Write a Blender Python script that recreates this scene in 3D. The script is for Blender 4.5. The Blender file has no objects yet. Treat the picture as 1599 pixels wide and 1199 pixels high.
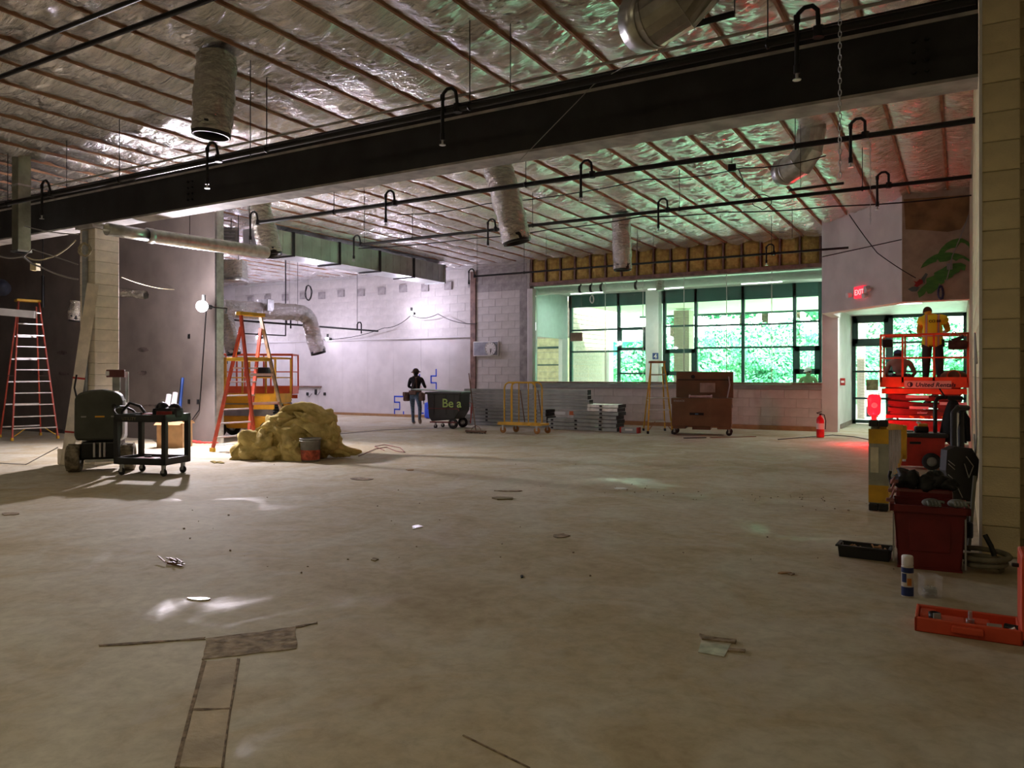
import bpy, bmesh, math, random
from math import pi, sin, cos, radians, atan2
from mathutils import Vector as V, Matrix, Euler, noise
R = random.Random(7)
scene = bpy.context.scene
COL = scene.collection

# ---------------------------------------------------------------- camera
F = 1200.0; HZ = 585.0; CX = 799.5; CAMH = 1.5
YAW = radians(30.26)
cam_d = bpy.data.cameras.new('camera'); cam = bpy.data.objects.new('camera', cam_d); COL.objects.link(cam)
cam.location = (0, 0, CAMH); cam.rotation_euler = (pi/2, 0, YAW)
cam_d.sensor_fit = 'HORIZONTAL'; cam_d.sensor_width = 36; cam_d.lens = 36*F/1599
cam_d.shift_y = -14.5/1599; cam_d.clip_start = .05; cam_d.clip_end = 400
scene.camera = cam

# ---------------------------------------------------------------- world, sun, exposure
world = bpy.data.worlds.new('sky'); scene.world = world; world.use_nodes = True
wn = world.node_tree.nodes; wl = world.node_tree.links
bg = wn['Background']
sky = wn.new('ShaderNodeTexSky'); sky.sky_type = 'HOSEK_WILKIE'; sky.turbidity = 6; sky.ground_albedo = .4
sky.sun_direction = V((.35, -.6, .8)).normalized()
hz = wn.new('ShaderNodeMix'); hz.data_type = 'RGBA'; hz.inputs[0].default_value = .75; hz.inputs[7].default_value = (1.0, 1.0, 1.0, 1)
wl.new(sky.outputs[0], hz.inputs[6]); wl.new(hz.outputs[2], bg.inputs[0])
bg.inputs[1].default_value = 15.0
def light(name, typ, loc, power, color, size=.1, rot=None, **kw):
    d = bpy.data.lights.new(name, typ); o = bpy.data.objects.new(name, d); COL.objects.link(o)
    o.location = loc; d.energy = power; d.color = color
    if typ == 'AREA': d.size = size
    elif typ == 'SUN': d.angle = size
    else: d.shadow_soft_size = size
    if rot: o.rotation_euler = rot
    for k, v in kw.items(): setattr(d, k, v)
    return o
light('sun', 'SUN', (0, 0, 30), 33.0, (1, .96, .85), .03, (radians(38), radians(8), radians(25)))
LAMPC = (.88, .78, 1.0)
# work lights of the far bay, the red beacon, warm area lights added out of view
light('work_and_fill_light', 'SPOT', (-13.55, 10.32, 2.90), 1050, (1, .90, .98), .07, tuple(V((-.35, .62, .70)).to_track_quat('Z', 'Y').to_euler()), spot_size=radians(165), spot_blend=.35)
light('work_and_fill_light', 'POINT', (-13.55, 10.34, 2.95), 250, (1, .90, .98), .07)
light('work_and_fill_light', 'POINT', (-16.0, 20.4, 3.62), 125, LAMPC, .07)
light('work_and_fill_light', 'POINT', (-19.9, 20.1, 2.97), 100, LAMPC, .07)
light('work_and_fill_light', 'POINT', (-23.5, 20.1, 2.97), 100, LAMPC, .07)
light('work_and_fill_light', 'POINT', (-19.5, 14.5, 4.2), 380, LAMPC, .1)  # extra lamp added out of view behind the partition, fills the far bay
light('red_beacon_beam', 'POINT', (-1.66, 18.05, .40), 60, (1, .02, .03), .08)
light('unseen_fill_light', 'AREA', (-2.0, -1.0, 4.95), 60, (1, .84, .48), 2.0)
light('unseen_fill_light', 'AREA', (-9.0, 0.5, 4.95), 78, (1, .84, .55), 2.0)
# fluorescent fittings of the corridor and the vestibule
for cx_ in (-11.0, -8.2, -5.2): light('corridor_tube_glow', 'AREA', (cx_, 23.9, 4.27), 45, (.90, 1, .93), 1.2, shape='RECTANGLE', size_y=.12)
light('vestibule_tube_glow', 'AREA', (-1.4, 21.5, 3.26), 70, (.92, 1, .95), 1.2, shape='RECTANGLE', size_y=.3)
scene.view_settings.view_transform = 'Standard'
scene.view_settings.look = 'None'
scene.view_settings.exposure = 0.0
scene.view_settings.gamma = 1
scene.view_settings.use_curve_mapping = False
scene.cycles.sample_clamp_indirect = 12
scene.cycles.max_bounces = 10

# ---------------------------------------------------------------- measuring helpers: a pixel of the photograph to a place in the room
RX, RY = cos(YAW), sin(YAW); FX, FY = -sin(YAW), cos(YAW)
def ray(px, py):
    u = (px-CX)/F; v = (HZ-py)/F
    return FX+RX*u, FY+RY*u, v
def D(px, py, t):
    x, y, v = ray(px, py); return V((x*t, y*t, CAMH+v*t))
def G(px, py, z=0.):
    x, y, v = ray(px, py); t = (z-CAMH)/v; return V((x*t, y*t, z))
def W(px, py, Y):
    x, y, v = ray(px, py); t = Y/y; return V((x*t, Y, CAMH+v*t))
def WX(px, py, X):
    x, y, v = ray(px, py); t = X/x; return V((X, y*t, CAMH+v*t))

# ---------------------------------------------------------------- materials
MATS = {}
def mat(name, col, rough=.6, metal=0., var=.12, scale=6., bump=0., bscale=30., emit=None, es=1., spec=.5, col2=None, stretch=(1, 1, 1), alpha=1.):
    if name in MATS: return MATS[name]
    m = bpy.data.materials.new(name); m.use_nodes = True
    n = m.node_tree.nodes; l = m.node_tree.links; b = n['Principled BSDF']
    b.inputs['Roughness'].default_value = rough; b.inputs['Metallic'].default_value = metal
    b.inputs['Specular IOR Level'].default_value = spec
    c = (*col, 1)
    if var > 0 or col2:
        tc = n.new('ShaderNodeTexCoord'); mp = n.new('ShaderNodeMapping'); mp.inputs['Scale'].default_value = stretch
        l.new(tc.outputs['Object'], mp.inputs[0])
        no = n.new('ShaderNodeTexNoise'); no.inputs['Scale'].default_value = scale; no.inputs['Detail'].default_value = 5
        l.new(mp.outputs[0], no.inputs[0])
        cr = n.new('ShaderNodeValToRGB')
        d2 = col2 or tuple(max(0, x*(1-var*2)) for x in col); d1 = col if col2 else tuple(min(1, x*(1+var)) for x in col)
        cr.color_ramp.elements[0].position = .35; cr.color_ramp.elements[0].color = (*d2, 1)
        cr.color_ramp.elements[1].position = .65; cr.color_ramp.elements[1].color = (*d1, 1)
        l.new(no.outputs[0], cr.inputs[0]); l.new(cr.outputs[0], b.inputs['Base Color'])
    else: b.inputs['Base Color'].default_value = c
    if bump > 0:
        tc = n.new('ShaderNodeTexCoord'); no = n.new('ShaderNodeTexNoise'); no.inputs['Scale'].default_value = bscale; no.inputs['Detail'].default_value = 6
        mp = n.new('ShaderNodeMapping'); mp.inputs['Scale'].default_value = stretch
        l.new(tc.outputs['Object'], mp.inputs[0]); l.new(mp.outputs[0], no.inputs[0])
        bp = n.new('ShaderNodeBump'); bp.inputs['Strength'].default_value = bump; bp.inputs['Distance'].default_value = .02
        l.new(no.outputs[0], bp.inputs['Height']); l.new(bp.outputs[0], b.inputs['Normal'])
    if emit: b.inputs['Emission Color'].default_value = (*emit, 1); b.inputs['Emission Strength'].default_value = es
    if alpha < 1: b.inputs['Alpha'].default_value = alpha
    MATS[name] = m; return m

def glass_mat():
    m = bpy.data.materials.new('window_glass'); m.use_nodes = True; n = m.node_tree.nodes; l = m.node_tree.links; n.clear()
    o = n.new('ShaderNodeOutputMaterial'); t = n.new('ShaderNodeBsdfTransparent'); g = n.new('ShaderNodeBsdfGlossy'); mx = n.new('ShaderNodeMixShader')
    t.inputs[0].default_value = (.93, .97, .94, 1); g.inputs['Roughness'].default_value = .02; f = n.new('ShaderNodeFresnel'); f.inputs[0].default_value = 1.45
    l.new(f.outputs[0], mx.inputs[0]); l.new(t.outputs[0], mx.inputs[1]); l.new(g.outputs[0], mx.inputs[2]); l.new(mx.outputs[0], o.inputs[0]); return m
M_GLASS = glass_mat()

def foil_mat():
    m = bpy.data.materials.new('crinkled_foil'); m.use_nodes = True; n = m.node_tree.nodes; l = m.node_tree.links; b = n['Principled BSDF']
    b.inputs['Metallic'].default_value = .93
    tc = n.new('ShaderNodeTexCoord')
    # each bay has its own creases: shift by the object's random number
    oi = n.new('ShaderNodeObjectInfo'); ml = n.new('ShaderNodeMath'); ml.operation = 'MULTIPLY'; ml.inputs[1].default_value = 50
    l.new(oi.outputs['Random'], ml.inputs[0]); va = n.new('ShaderNodeVectorMath'); va.operation = 'ADD'
    l.new(tc.outputs['Object'], va.inputs[0]); l.new(ml.outputs[0], va.inputs[1])
    mp = n.new('ShaderNodeMapping'); mp.inputs['Scale'].default_value = (1.8, 8.5, 1); mp.inputs['Rotation'].default_value = (0, 0, .25)
    l.new(va.outputs[0], mp.inputs[0])
    n1 = n.new('ShaderNodeTexNoise'); n1.inputs['Scale'].default_value = 1.6; n1.inputs['Detail'].default_value = 7; n1.inputs['Distortion'].default_value = .6; n1.inputs['Roughness'].default_value = .62
    l.new(mp.outputs[0], n1.inputs[0])
    n2 = n.new('ShaderNodeTexVoronoi'); n2.inputs['Scale'].default_value = 5; n2.feature = 'F1'; l.new(va.outputs[0], n2.inputs[0])
    ad = n.new('ShaderNodeMath'); ad.operation = 'MULTIPLY_ADD'; ad.inputs[1].default_value = .12; l.new(n2.outputs[0], ad.inputs[0]); l.new(n1.outputs[0], ad.inputs[2])
    mp2 = n.new('ShaderNodeMapping'); mp2.inputs['Scale'].default_value = (2.2, 9, 1); mp2.inputs['Rotation'].default_value = (0, 0, -.2); l.new(va.outputs[0], mp2.inputs[0])
    n4 = n.new('ShaderNodeTexNoise'); n4.noise_type = 'RIDGED_MULTIFRACTAL'; n4.inputs['Scale'].default_value = 1.5; n4.inputs['Detail'].default_value = 5; n4.inputs['Distortion'].default_value = .5; l.new(mp2.outputs[0], n4.inputs[0])
    a2 = n.new('ShaderNodeMath'); a2.operation = 'MULTIPLY_ADD'; a2.inputs[1].default_value = .22; l.new(n4.outputs[0], a2.inputs[0]); l.new(ad.outputs[0], a2.inputs[2]); ad = a2
    bp = n.new('ShaderNodeBump'); bp.inputs['Strength'].default_value = 1; bp.inputs['Distance'].default_value = .085
    l.new(ad.outputs[0], bp.inputs['Height']); l.new(bp.outputs[0], b.inputs['Normal'])
    n3 = n.new('ShaderNodeTexNoise'); n3.inputs['Scale'].default_value = .9; n3.inputs['Detail'].default_value = 3; l.new(va.outputs[0], n3.inputs[0])
    mr = n.new('ShaderNodeMapRange'); mr.inputs[1].default_value = .3; mr.inputs[2].default_value = .7; mr.inputs[3].default_value = .13; mr.inputs[4].default_value = .26
    l.new(n3.outputs[0], mr.inputs[0]); l.new(mr.outputs[0], b.inputs['Roughness'])
    cr = n.new('ShaderNodeValToRGB'); cr.color_ramp.elements[0].color = (.90, .89, .88, 1); cr.color_ramp.elements[1].color = (.98, .975, .97, 1)
    l.new(n3.outputs[0], cr.inputs[0]); l.new(cr.outputs[0], b.inputs['Base Color'])
    return m
M_FOIL = foil_mat()

def floor_mat():
    m = bpy.data.materials.new('worn_concrete'); m.use_nodes = True; n = m.node_tree.nodes; l = m.node_tree.links; b = n['Principled BSDF']
    tc = n.new('ShaderNodeTexCoord')
    def N(s, d, di=0., ro=.55):
        x = n.new('ShaderNodeTexNoise'); x.inputs['Scale'].default_value = s; x.inputs['Detail'].default_value = d; x.inputs['Distortion'].default_value = di; x.inputs['Roughness'].default_value = ro
        l.new(tc.outputs['Object'], x.inputs[0]); return x.outputs[0]
    big, mid, fine = N(.35, 4, .5), N(1.3, 8, 1.0, .6), N(9, 8, .3, .7)
    cr = n.new('ShaderNodeValToRGB'); e = cr.color_ramp.elements
    e[0].position = .33; e[0].color = (.37, .305, .18, 1); e[1].position = .72; e[1].color = (.68, .64, .51, 1)
    x = e.new(.45); x.color = (.48, .41, .27, 1); x = e.new(.56); x.color = (.54, .51, .40, 1)
    mx = n.new('ShaderNodeMix'); mx.data_type = 'FLOAT'; mx.inputs[0].default_value = .55; l.new(big, mx.inputs[2]); l.new(mid, mx.inputs[3])
    l.new(mx.outputs[0], cr.inputs[0])
    m2 = n.new('ShaderNodeMix'); m2.data_type = 'RGBA'; m2.blend_type = 'MULTIPLY'; m2.inputs[0].default_value = .55
    c2 = n.new('ShaderNodeValToRGB'); c2.color_ramp.elements[0].position = .3; c2.color_ramp.elements[0].color = (.55, .52, .48, 1); c2.color_ramp.elements[1].position = .6
    l.new(fine, c2.inputs[0]); l.new(cr.outputs[0], m2.inputs[6]); l.new(c2.outputs[0], m2.inputs[7])
    # whitish scraped spots and rusty stains
    sp = N(.8, 6, 1.5, .6); c3 = n.new('ShaderNodeValToRGB'); c3.color_ramp.elements[0].position = .60; c3.color_ramp.elements[0].color = (0, 0, 0, 1); c3.color_ramp.elements[1].position = .70
    l.new(sp, c3.inputs[0]); m3 = n.new('ShaderNodeMix'); m3.data_type = 'RGBA'; l.new(m2.outputs[2], m3.inputs[6]); m3.inputs[7].default_value = (.52, .50, .45, 1)
    f3 = n.new('ShaderNodeMath'); f3.operation = 'MULTIPLY'; f3.inputs[1].default_value = .5; l.new(c3.outputs[0], f3.inputs[0]); l.new(f3.outputs[0], m3.inputs[0])
    l.new(m3.outputs[2], b.inputs['Base Color'])
    r1 = N(.9, 5, .8); mr = n.new('ShaderNodeMapRange'); mr.inputs[1].default_value = .30; mr.inputs[2].default_value = .42; mr.inputs[3].default_value = .36; mr.inputs[4].default_value = .78
    l.new(r1, mr.inputs[0]); l.new(mr.outputs[0], b.inputs['Roughness'])
    bp = n.new('ShaderNodeBump'); bp.inputs['Strength'].default_value = .35; bp.inputs['Distance'].default_value = .012
    ad = n.new('ShaderNodeMath'); ad.operation = 'MULTIPLY_ADD'; ad.inputs[1].default_value = .8; l.new(fine, ad.inputs[0]); l.new(mid, ad.inputs[2])
    l.new(ad.outputs[0], bp.inputs['Height']); l.new(bp.outputs[0], b.inputs['Normal'])
    return m
M_FLOOR = floor_mat()

def metal(name, col, rough=.35, **k): return mat(name, col, rough, 1., **k)
M_GALV = metal('galvanised_steel', (.62, .64, .64), .34, var=.12, scale=9)
M_STUD = mat('grey_steel_panel', (.36, .39, .38), .5, .25, var=.10, scale=3, stretch=(1, 1, 4))
M_DARKSTEEL = mat('beam_dark_paint', (.022, .022, .024), .62, 0., var=.2, scale=3, bump=.1)
M_FLANGE = mat('beam_flange_grey', (.42, .40, .38), .7, 0., var=.15, scale=5)
M_JOIST = mat('rust_orange_joist', (.45, .24, .13), .7, 0., var=.35, scale=8, col2=(.26, .12, .07), stretch=(1, .4, 1))
M_BLACK = mat('black_pipe', (.012, .012, .013), .45, .3, var=0)
M_RUBBER = mat('black_rubber', (.02, .02, .02), .8, var=.2)
M_BLKPL = mat('black_plastic', (.025, .027, .027), .45, var=.1)
M_WHITEW = mat('white_painted_drywall', (.68, .66, .66), .75, var=.05, scale=2, bump=.05)
M_BLOCK = mat('white_painted_block', (.62, .60, .58), .7, var=.06, scale=4, bump=.35, bscale=60)
M_BLOCKD = mat('grey_unpainted_block', (.38, .36, .36), .85, var=.15, scale=5, bump=.4, bscale=60)
M_MORTAR = mat('grey_mortar', (.44, .42, .40), .9, var=.1)
M_PIER = mat('cream_painted_block', (.78, .68, .42), .65, var=.10, scale=2.5, bump=.4, bscale=70)
M_PIERM = mat('cream_mortar', (.42, .37, .24), .85, var=.1)
M_TANW = mat('tan_bare_wall', (.185, .155, .14), .85, var=.10, scale=1.5, bump=.15)
M_GREENF = mat('green_window_frame', (.035, .085, .08), .45, .2, var=.06)
M_TEAL = mat('teal_spandrel', (.04, .12, .11), .5, var=.12, scale=1)
M_WOOD = mat('brown_wood_trim', (.25, .15, .12), .6, var=.2, scale=6)
M_BATT = mat('yellow_glass_wool', (.56, .42, .12), .95, var=.25, scale=9, bump=.8, bscale=25, col2=(.36, .24, .07))
M_BATTP = mat('pale_glass_wool', (.74, .60, .24), .95, var=.2, scale=5, bump=1, bscale=14, col2=(.46, .35, .11))
M_RED = mat('red_plastic', (.42, .025, .02), .45, var=.1)
M_ORANGE = mat('lift_orange_paint', (.85, .13, .04), .4, var=.06)
M_LYEL = mat('lift_yellow_paint', (.85, .42, .03), .4, var=.06)
M_YEL = mat('ladder_yellow', (.72, .42, .03), .5, var=.1)
M_LRED = mat('ladder_red', (.52, .07, .035), .5, var=.1)
M_ALU = metal('aluminium', (.72, .72, .73), .35, var=.08)
M_CABLE = mat('grey_cable', (.30, .29, .28), .6, var=0)
M_WHITE = mat('white_plastic', (.78, .78, .78), .5, var=.03)
M_BLUET = mat('blue_tape', (.03, .10, .75), .5, var=.05)
M_BROWNB = mat('brown_box_paint', (.16, .085, .04), .5, var=.1, scale=3)
M_GREEN = mat('leaf_green', (.13, .46, .24), .6, var=.3, scale=.8, col2=(.06, .30, .17))
M_GREEN2 = mat('bright_leaf_green', (.22, .54, .30), .6, var=.3, scale=.8, col2=(.10, .42, .28))
M_BARK = mat('bark', (.12, .09, .06), .9, var=.3)
M_GRASS = mat('lawn_green', (.26, .54, .36), .9, var=.3, scale=1.2, col2=(.18, .46, .32))
M_CARD = mat('cardboard', (.38, .22, .10), .8, var=.08)
M_DENIM = mat('blue_denim', (.10, .16, .24), .85, var=.2, scale=20)
M_SKIN = mat('skin', (.45, .24, .16), .55, var=.05)
M_HAIR = mat('dark_hair', (.03, .02, .015), .7, var=.2)

# ---------------------------------------------------------------- mesh builder
class MB:
    def __init__(s): s.v = []; s.f = []; s.sm = []; s.mi = []; s.cm = 0
    def add(s, vs, fs, smooth=False):
        o = len(s.v); s.v += [tuple(x) for x in vs]
        for f in fs: s.f.append([i+o for i in f]); s.sm.append(smooth); s.mi.append(s.cm)
        return s
    def box(s, c, d, rot=None, taper=None):
        x, y, z = d[0]/2, d[1]/2, d[2]/2; c = V(c)
        t = taper or (1, 1)
        vs = [V((sx*x*(t[0] if sz > 0 else 1), sy*y*(t[1] if sz > 0 else 1), sz*z)) for sz in (-1, 1) for sy in (-1, 1) for sx in (-1, 1)]
        if rot is not None:
            m = rot if isinstance(rot, Matrix) else Euler(rot).to_matrix()
            vs = [m @ a for a in vs]
        return s.add([a+c for a in vs], [(0, 2, 3, 1), (4, 5, 7, 6), (0, 1, 5, 4), (2, 6, 7, 3), (0, 4, 6, 2), (1, 3, 7, 5)])
    def bbox(s, a, b):
        return s.box([(a[i]+b[i])/2 for i in range(3)], [abs(b[i]-a[i]) for i in range(3)])
    def rbox(s, c, d, r=.02, rotz=0):           # box with rounded edges
        bm = bmesh.new(); bmesh.ops.create_cube(bm, size=1)
        for v in bm.verts: v.co = V((v.co.x*d[0], v.co.y*d[1], v.co.z*d[2]))
        bmesh.ops.bevel(bm, geom=bm.edges[:], offset=min(r, min(d)*.45), segments=2, affect='EDGES', profile=.6)
        m = Matrix.Rotation(rotz, 3, 'Z'); bm.verts.index_update()
        s.add([m @ v.co+V(c) for v in bm.verts], [[v.index for v in f.verts] for f in bm.faces]); bm.free(); return s
    def cyl(s, p0, p1, r, r2=None, n=12, caps=True, smooth=True):
        p0 = V(p0); p1 = V(p1); r2 = r if r2 is None else r2
        q = (p1-p0).to_track_quat('Z', 'Y') if (p1-p0).length > 1e-9 else Euler((0, 0, 0)).to_quaternion()
        vs = []
        for p, rr in ((p0, r), (p1, r2)):
            for i in range(n): vs.append(p+q @ V((cos(2*pi*i/n)*rr, sin(2*pi*i/n)*rr, 0)))
        s.add(vs, [(i, (i+1) % n, n+(i+1) % n, n+i) for i in range(n)], smooth)
        if caps: s.add(vs, [list(range(n))[::-1], list(range(n, 2*n))])
        return s
    def ring(s, p0, p1, ro, ri, n=20):          # an open pipe with wall thickness
        p0 = V(p0); p1 = V(p1); q = (p1-p0).to_track_quat('Z', 'Y'); vs = []
        for p, rr in ((p0, ro), (p1, ro), (p1, ri), (p0, ri)):
            for i in range(n): vs.append(p+q @ V((cos(2*pi*i/n)*rr, sin(2*pi*i/n)*rr, 0)))
        fs = []
        for k in range(4):
            a = k*n; b = ((k+1) % 4)*n
            fs += [(a+i, a+(i+1) % n, b+(i+1) % n, b+i) for i in range(n)]
        return s.add(vs, fs, True)
    def tube(s, pts, r, n=6, closed=False, caps=True, rf=None):
        pts = [V(p) for p in pts]; k = len(pts); vs = []; up = None
        for i, p in enumerate(pts):
            a = pts[i-1] if (i > 0 or closed) else p; b = pts[(i+1) % k] if (i < k-1 or closed) else p
            d = (b-a).normalized()
            if up is None: up = V((0, 0, 1)) if abs(d.z) < .9 else V((1, 0, 0))
            x = d.cross(up); x = x.normalized() if x.length > 1e-6 else V((1, 0, 0)); y = x.cross(d).normalized(); up = y
            rr = rf(i/(k-1)) if rf else r
            for j in range(n): vs.append(p+x*cos(2*pi*j/n)*rr+y*sin(2*pi*j/n)*rr)
        fs = []
        for i in range(k if closed else k-1):
            a = i*n; b = ((i+1) % k)*n
            fs += [(a+j, a+(j+1) % n, b+(j+1) % n, b+j) for j in range(n)]
        s.add(vs, fs, True)
        if not closed and caps: s.add(vs[:n], [list(range(n))[::-1]]); s.add(vs[-n:], [list(range(n))])
        return s
    def bars(s, pts, r, n=6):
        for a, b in zip(pts[:-1], pts[1:]): s.cyl(a, b, r, n=n)
        return s
    def ball(s, c, r, n=12, m=8, sq=(1, 1, 1), rot=None):
        vs = []; mt = Euler(rot).to_matrix() if rot else None
        for i in range(m+1):
            t = pi*i/m
            for j in range(n):
                p = V((sin(t)*cos(2*pi*j/n)*r*sq[0], sin(t)*sin(2*pi*j/n)*r*sq[1], cos(t)*r*sq[2]))
                vs.append((mt @ p if mt else p)+V(c))
        return s.add(vs, [(i*n+j, (i+1)*n+j, (i+1)*n+(j+1) % n, i*n+(j+1) % n) for i in range(m) for j in range(n)], True)
    def lathe(s, c, prof, n=20, axis='Z'):
        vs = []
        for (r, z) in prof:
            for j in range(n):
                a = 2*pi*j/n; p = (cos(a)*r, sin(a)*r, z)
                if axis == 'X': p = (p[2], p[0], p[1])
                if axis == 'Y': p = (p[0], p[2], p[1])
                vs.append(V(p)+V(c))
        k = len(prof)
        s.add(vs, [(i*n+j, i*n+(j+1) % n, (i+1)*n+(j+1) % n, (i+1)*n+j) for i in range(k-1) for j in range(n)], True); return s
    def prism(s, poly, ax, thick):              # polygon (3-D points) extruded by a vector
        vs = [V(p) for p in poly]; k = len(vs); e = V(ax)*thick
        s.add(vs+[p+e for p in vs], [list(range(k))[::-1], [k+i for i in range(k)]]+[(i, (i+1) % k, k+(i+1) % k, k+i) for i in range(k)]); return s
    def mesh(s, name, mats):
        me = bpy.data.meshes.new(name); me.from_pydata(s.v, [], s.f)
        for m in (mats if isinstance(mats, (list, tuple)) else [mats]): me.materials.append(m)
        me.polygons.foreach_set('use_smooth', s.sm); me.polygons.foreach_set('material_index', s.mi)
        bm = bmesh.new(); bm.from_mesh(me); bmesh.ops.recalc_face_normals(bm, faces=bm.faces[:]); bm.to_mesh(me); bm.free()
        me.update(); return me
    def build(s, name, mats, parent=None, loc=None, rotz=None, **props):
        return link(name, s.mesh(name, mats), parent, loc, rotz, **props)

def link(name, me, parent=None, loc=None, rotz=None, **props):
    o = bpy.data.objects.new(name, me); COL.objects.link(o)
    if parent: o.parent = parent
    if loc is not None: o.location = loc
    if rotz is not None: o.rotation_euler = (0, 0, rotz) if not isinstance(rotz, (tuple, Euler)) else rotz
    for k, v in props.items(): o[k] = v
    return o
def thing(name, label, cat, loc=(0, 0, 0), rotz=0, group=None):
    o = bpy.data.objects.new(name, None); COL.objects.link(o); o.empty_display_size = .1
    o.location = loc; o.rotation_euler = (0, 0, rotz); o['label'] = label; o['category'] = cat
    if group: o['group'] = group
    return o
def tag(o, label, cat, group=None):
    o['label'] = label; o['category'] = cat
    if group: o['group'] = group
    return o
def struct(name, loc=None):
    o = bpy.data.objects.new(name, None); COL.objects.link(o); o['kind'] = 'structure'
    if loc: o.location = loc
    return o
def copy_tree(o, parent=None):
    c = o.copy(); COL.objects.link(c); c.parent = parent
    for ch in list(o.children): copy_tree(ch, c)
    return c
def text_mesh(name, s, size, m, parent, loc, rot, ext=.002, align='LEFT', bold=0., shear=0., **props):
    cu = bpy.data.curves.new(name, 'FONT'); cu.body = s; cu.size = size; cu.extrude = ext; cu.align_x = align; cu.offset = bold; cu.shear = shear
    cu.resolution_u = 3
    t = bpy.data.objects.new(name, cu); COL.objects.link(t)
    me = bpy.data.meshes.new_from_object(t.evaluated_get(bpy.context.evaluated_depsgraph_get()))
    bpy.data.objects.remove(t); bpy.data.curves.remove(cu)
    me.materials.clear(); me.materials.append(m)
    return link(name, me, parent, loc, Euler(rot), **props)
def jit(a): return R.uniform(-a, a)

# ================================================================ THE SETTING
CZ = 5.2; YB = 21.6
fl = MB(); fl.bbox((-31, -7, -.2), (6, 25.9, 0)); fl.build('floor', M_FLOOR, kind='structure')
def S(name, a, b, m, parent=None):
    o = MB().bbox(a, b).build(name, m, parent)
    if not parent: o['kind'] = 'structure'
    return o
_bk = {}
def blocks(parent, m, o, d, length, z0, z1, bl, bh, out, nm='block', proud=.008, th=.04, gap=.006, stag=True):
    """courses of separate blocks on the face of a wall; o = start of the face, d = direction along it, out = outward normal"""
    d = V(d); out = V(out); row = 0; z = z0; cnt = 0
    while z < z1-.03:
        h = min(bh, z1-z); x = -(bl/2 if (row % 2 and stag) else 0)
        while x < length-.02:
            a = max(0, x); b = min(length, x+bl)
            if b-a > .04:
                key = (m.name, round(b-a, 3), round(h, 3), th)
                if key not in _bk:
                    q = MB(); bm = bmesh.new(); bmesh.ops.create_cube(bm, size=1)
                    for v in bm.verts: v.co = V((v.co.x*(b-a-gap), v.co.y*th, v.co.z*(h-gap)))
                    es = [e for e in bm.edges if all(v.co.y < 0 for v in e.verts)] + []
                    bmesh.ops.bevel(bm, geom=es, offset=.006, segments=1, affect='EDGES'); bm.verts.index_update()
                    q.add([v.co for v in bm.verts], [[v.index for v in f.verts] for f in bm.faces]); bm.free()
                    _bk[key] = q.mesh(nm, m)
                c = V(o)+d*((a+b)/2)+V((0, 0, z+h/2))+out*(proud+R.uniform(-.0015, .0015)-th/2)
                link(nm, _bk[key], parent, c, atan2(-out.x, out.y)+pi); cnt += 1
            x += bl
        z += bh; row += 1
    return cnt

# ---- ceiling: joists with foil-faced insulation sagging between them
ceil = struct('ceiling')
MB().bbox((-31, -7, 5.42), (6, 26.2, 5.6)).build('roof_deck', M_STUD, ceil)
JS = .68; JX0 = -.22; NJ0, NJ1 = -6, 44
jb = MB(); jb.box((0, 7.3, -.01), (.032, 28.6, .05)); jb.box((0, 7.3, .12), (.012, 28.6, .22)); JM = jb.mesh('joist', M_JOIST)
for k in range(NJ0, NJ1): link('joist', JM, ceil, (JX0-k*JS, 0, 5.215+R.uniform(-.006, .006)))
def foil_mesh(seed):
    nx, ny = 14, 900; y0, y1 = -7., 21.6; vs = []; off = V((seed*13.7, seed*5.1, 0)); rr = random.Random(seed)
    # uneven fixing points along the bay give cross folds of uneven depth
    ks = []; y = y0
    while y < y1+2: ks.append((y, rr.uniform(.3, 1.))); y += rr.uniform(.35, 1.1)
    j = 0
    for iy in range(ny+1):
        y = y0+(y1-y0)*iy/ny
        while j < len(ks)-2 and ks[j+1][0] < y: j += 1
        t = (y-ks[j][0])/(ks[j+1][0]-ks[j][0]); puff = 1.25*ks[j][1]*(sin(pi*min(1, max(0, t)))**.6)
        for ix in range(nx+1):
            s = ix/nx; x = (s-.5)*(JS-.02); e = 4*s*(1-s)
            p = V((x*2.2, (y+.12*sin(x*6))*7.5, 0))+off
            w = noise.noise(p)*.5+noise.noise(p*2.3+V((3, 3, 0)))*.28
            cr_ = max(0, 1-abs(noise.noise(V((x*2.6+seed, (y+.15*sin(x*5+seed))*5.2, 3.))))*4.5)**2
            cr2 = max(0, 1-abs(noise.noise(V((x*4+seed*2, (y-.2*x)*11, 8.))))*4)**2
            z = (.022*cr_+.009*cr2)*(.3+.7*e)-.035*e-.055*puff*e+w*.05*(.25+.75*e)+noise.noise(V((x*3, y*.5, seed)))*.03*e
            vs.append((x, y, z+.03))
    fs = [(iy*(nx+1)+ix, iy*(nx+1)+ix+1, (iy+1)*(nx+1)+ix+1, (iy+1)*(nx+1)+ix) for iy in range(ny) for ix in range(nx)]
    me = bpy.data.meshes.new('foil_blanket'); me.from_pydata(vs, [], fs); me.materials.append(M_FOIL)
    me.polygons.foreach_set('use_smooth', [True]*len(fs)); me.update(); return me
FM = [foil_mesh(i) for i in range(6)]
for k in range(NJ0, NJ1-1): link('foil_blanket', FM[R.randrange(6)], ceil, (JX0-(k+.5)*JS, 0, 5.185))

# ---- outer walls of the hall the camera stands in
S('wall_rear', (-31, -7.2, 0), (6, -7, 5.4), M_TANW); S('wall_left', (-31.2, -7, 0), (-31, 21.8, 5.4), M_TANW)
S('wall_near_right', (5.8, -7, 0), (6, 26, 5.4), M_PIER)

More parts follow.
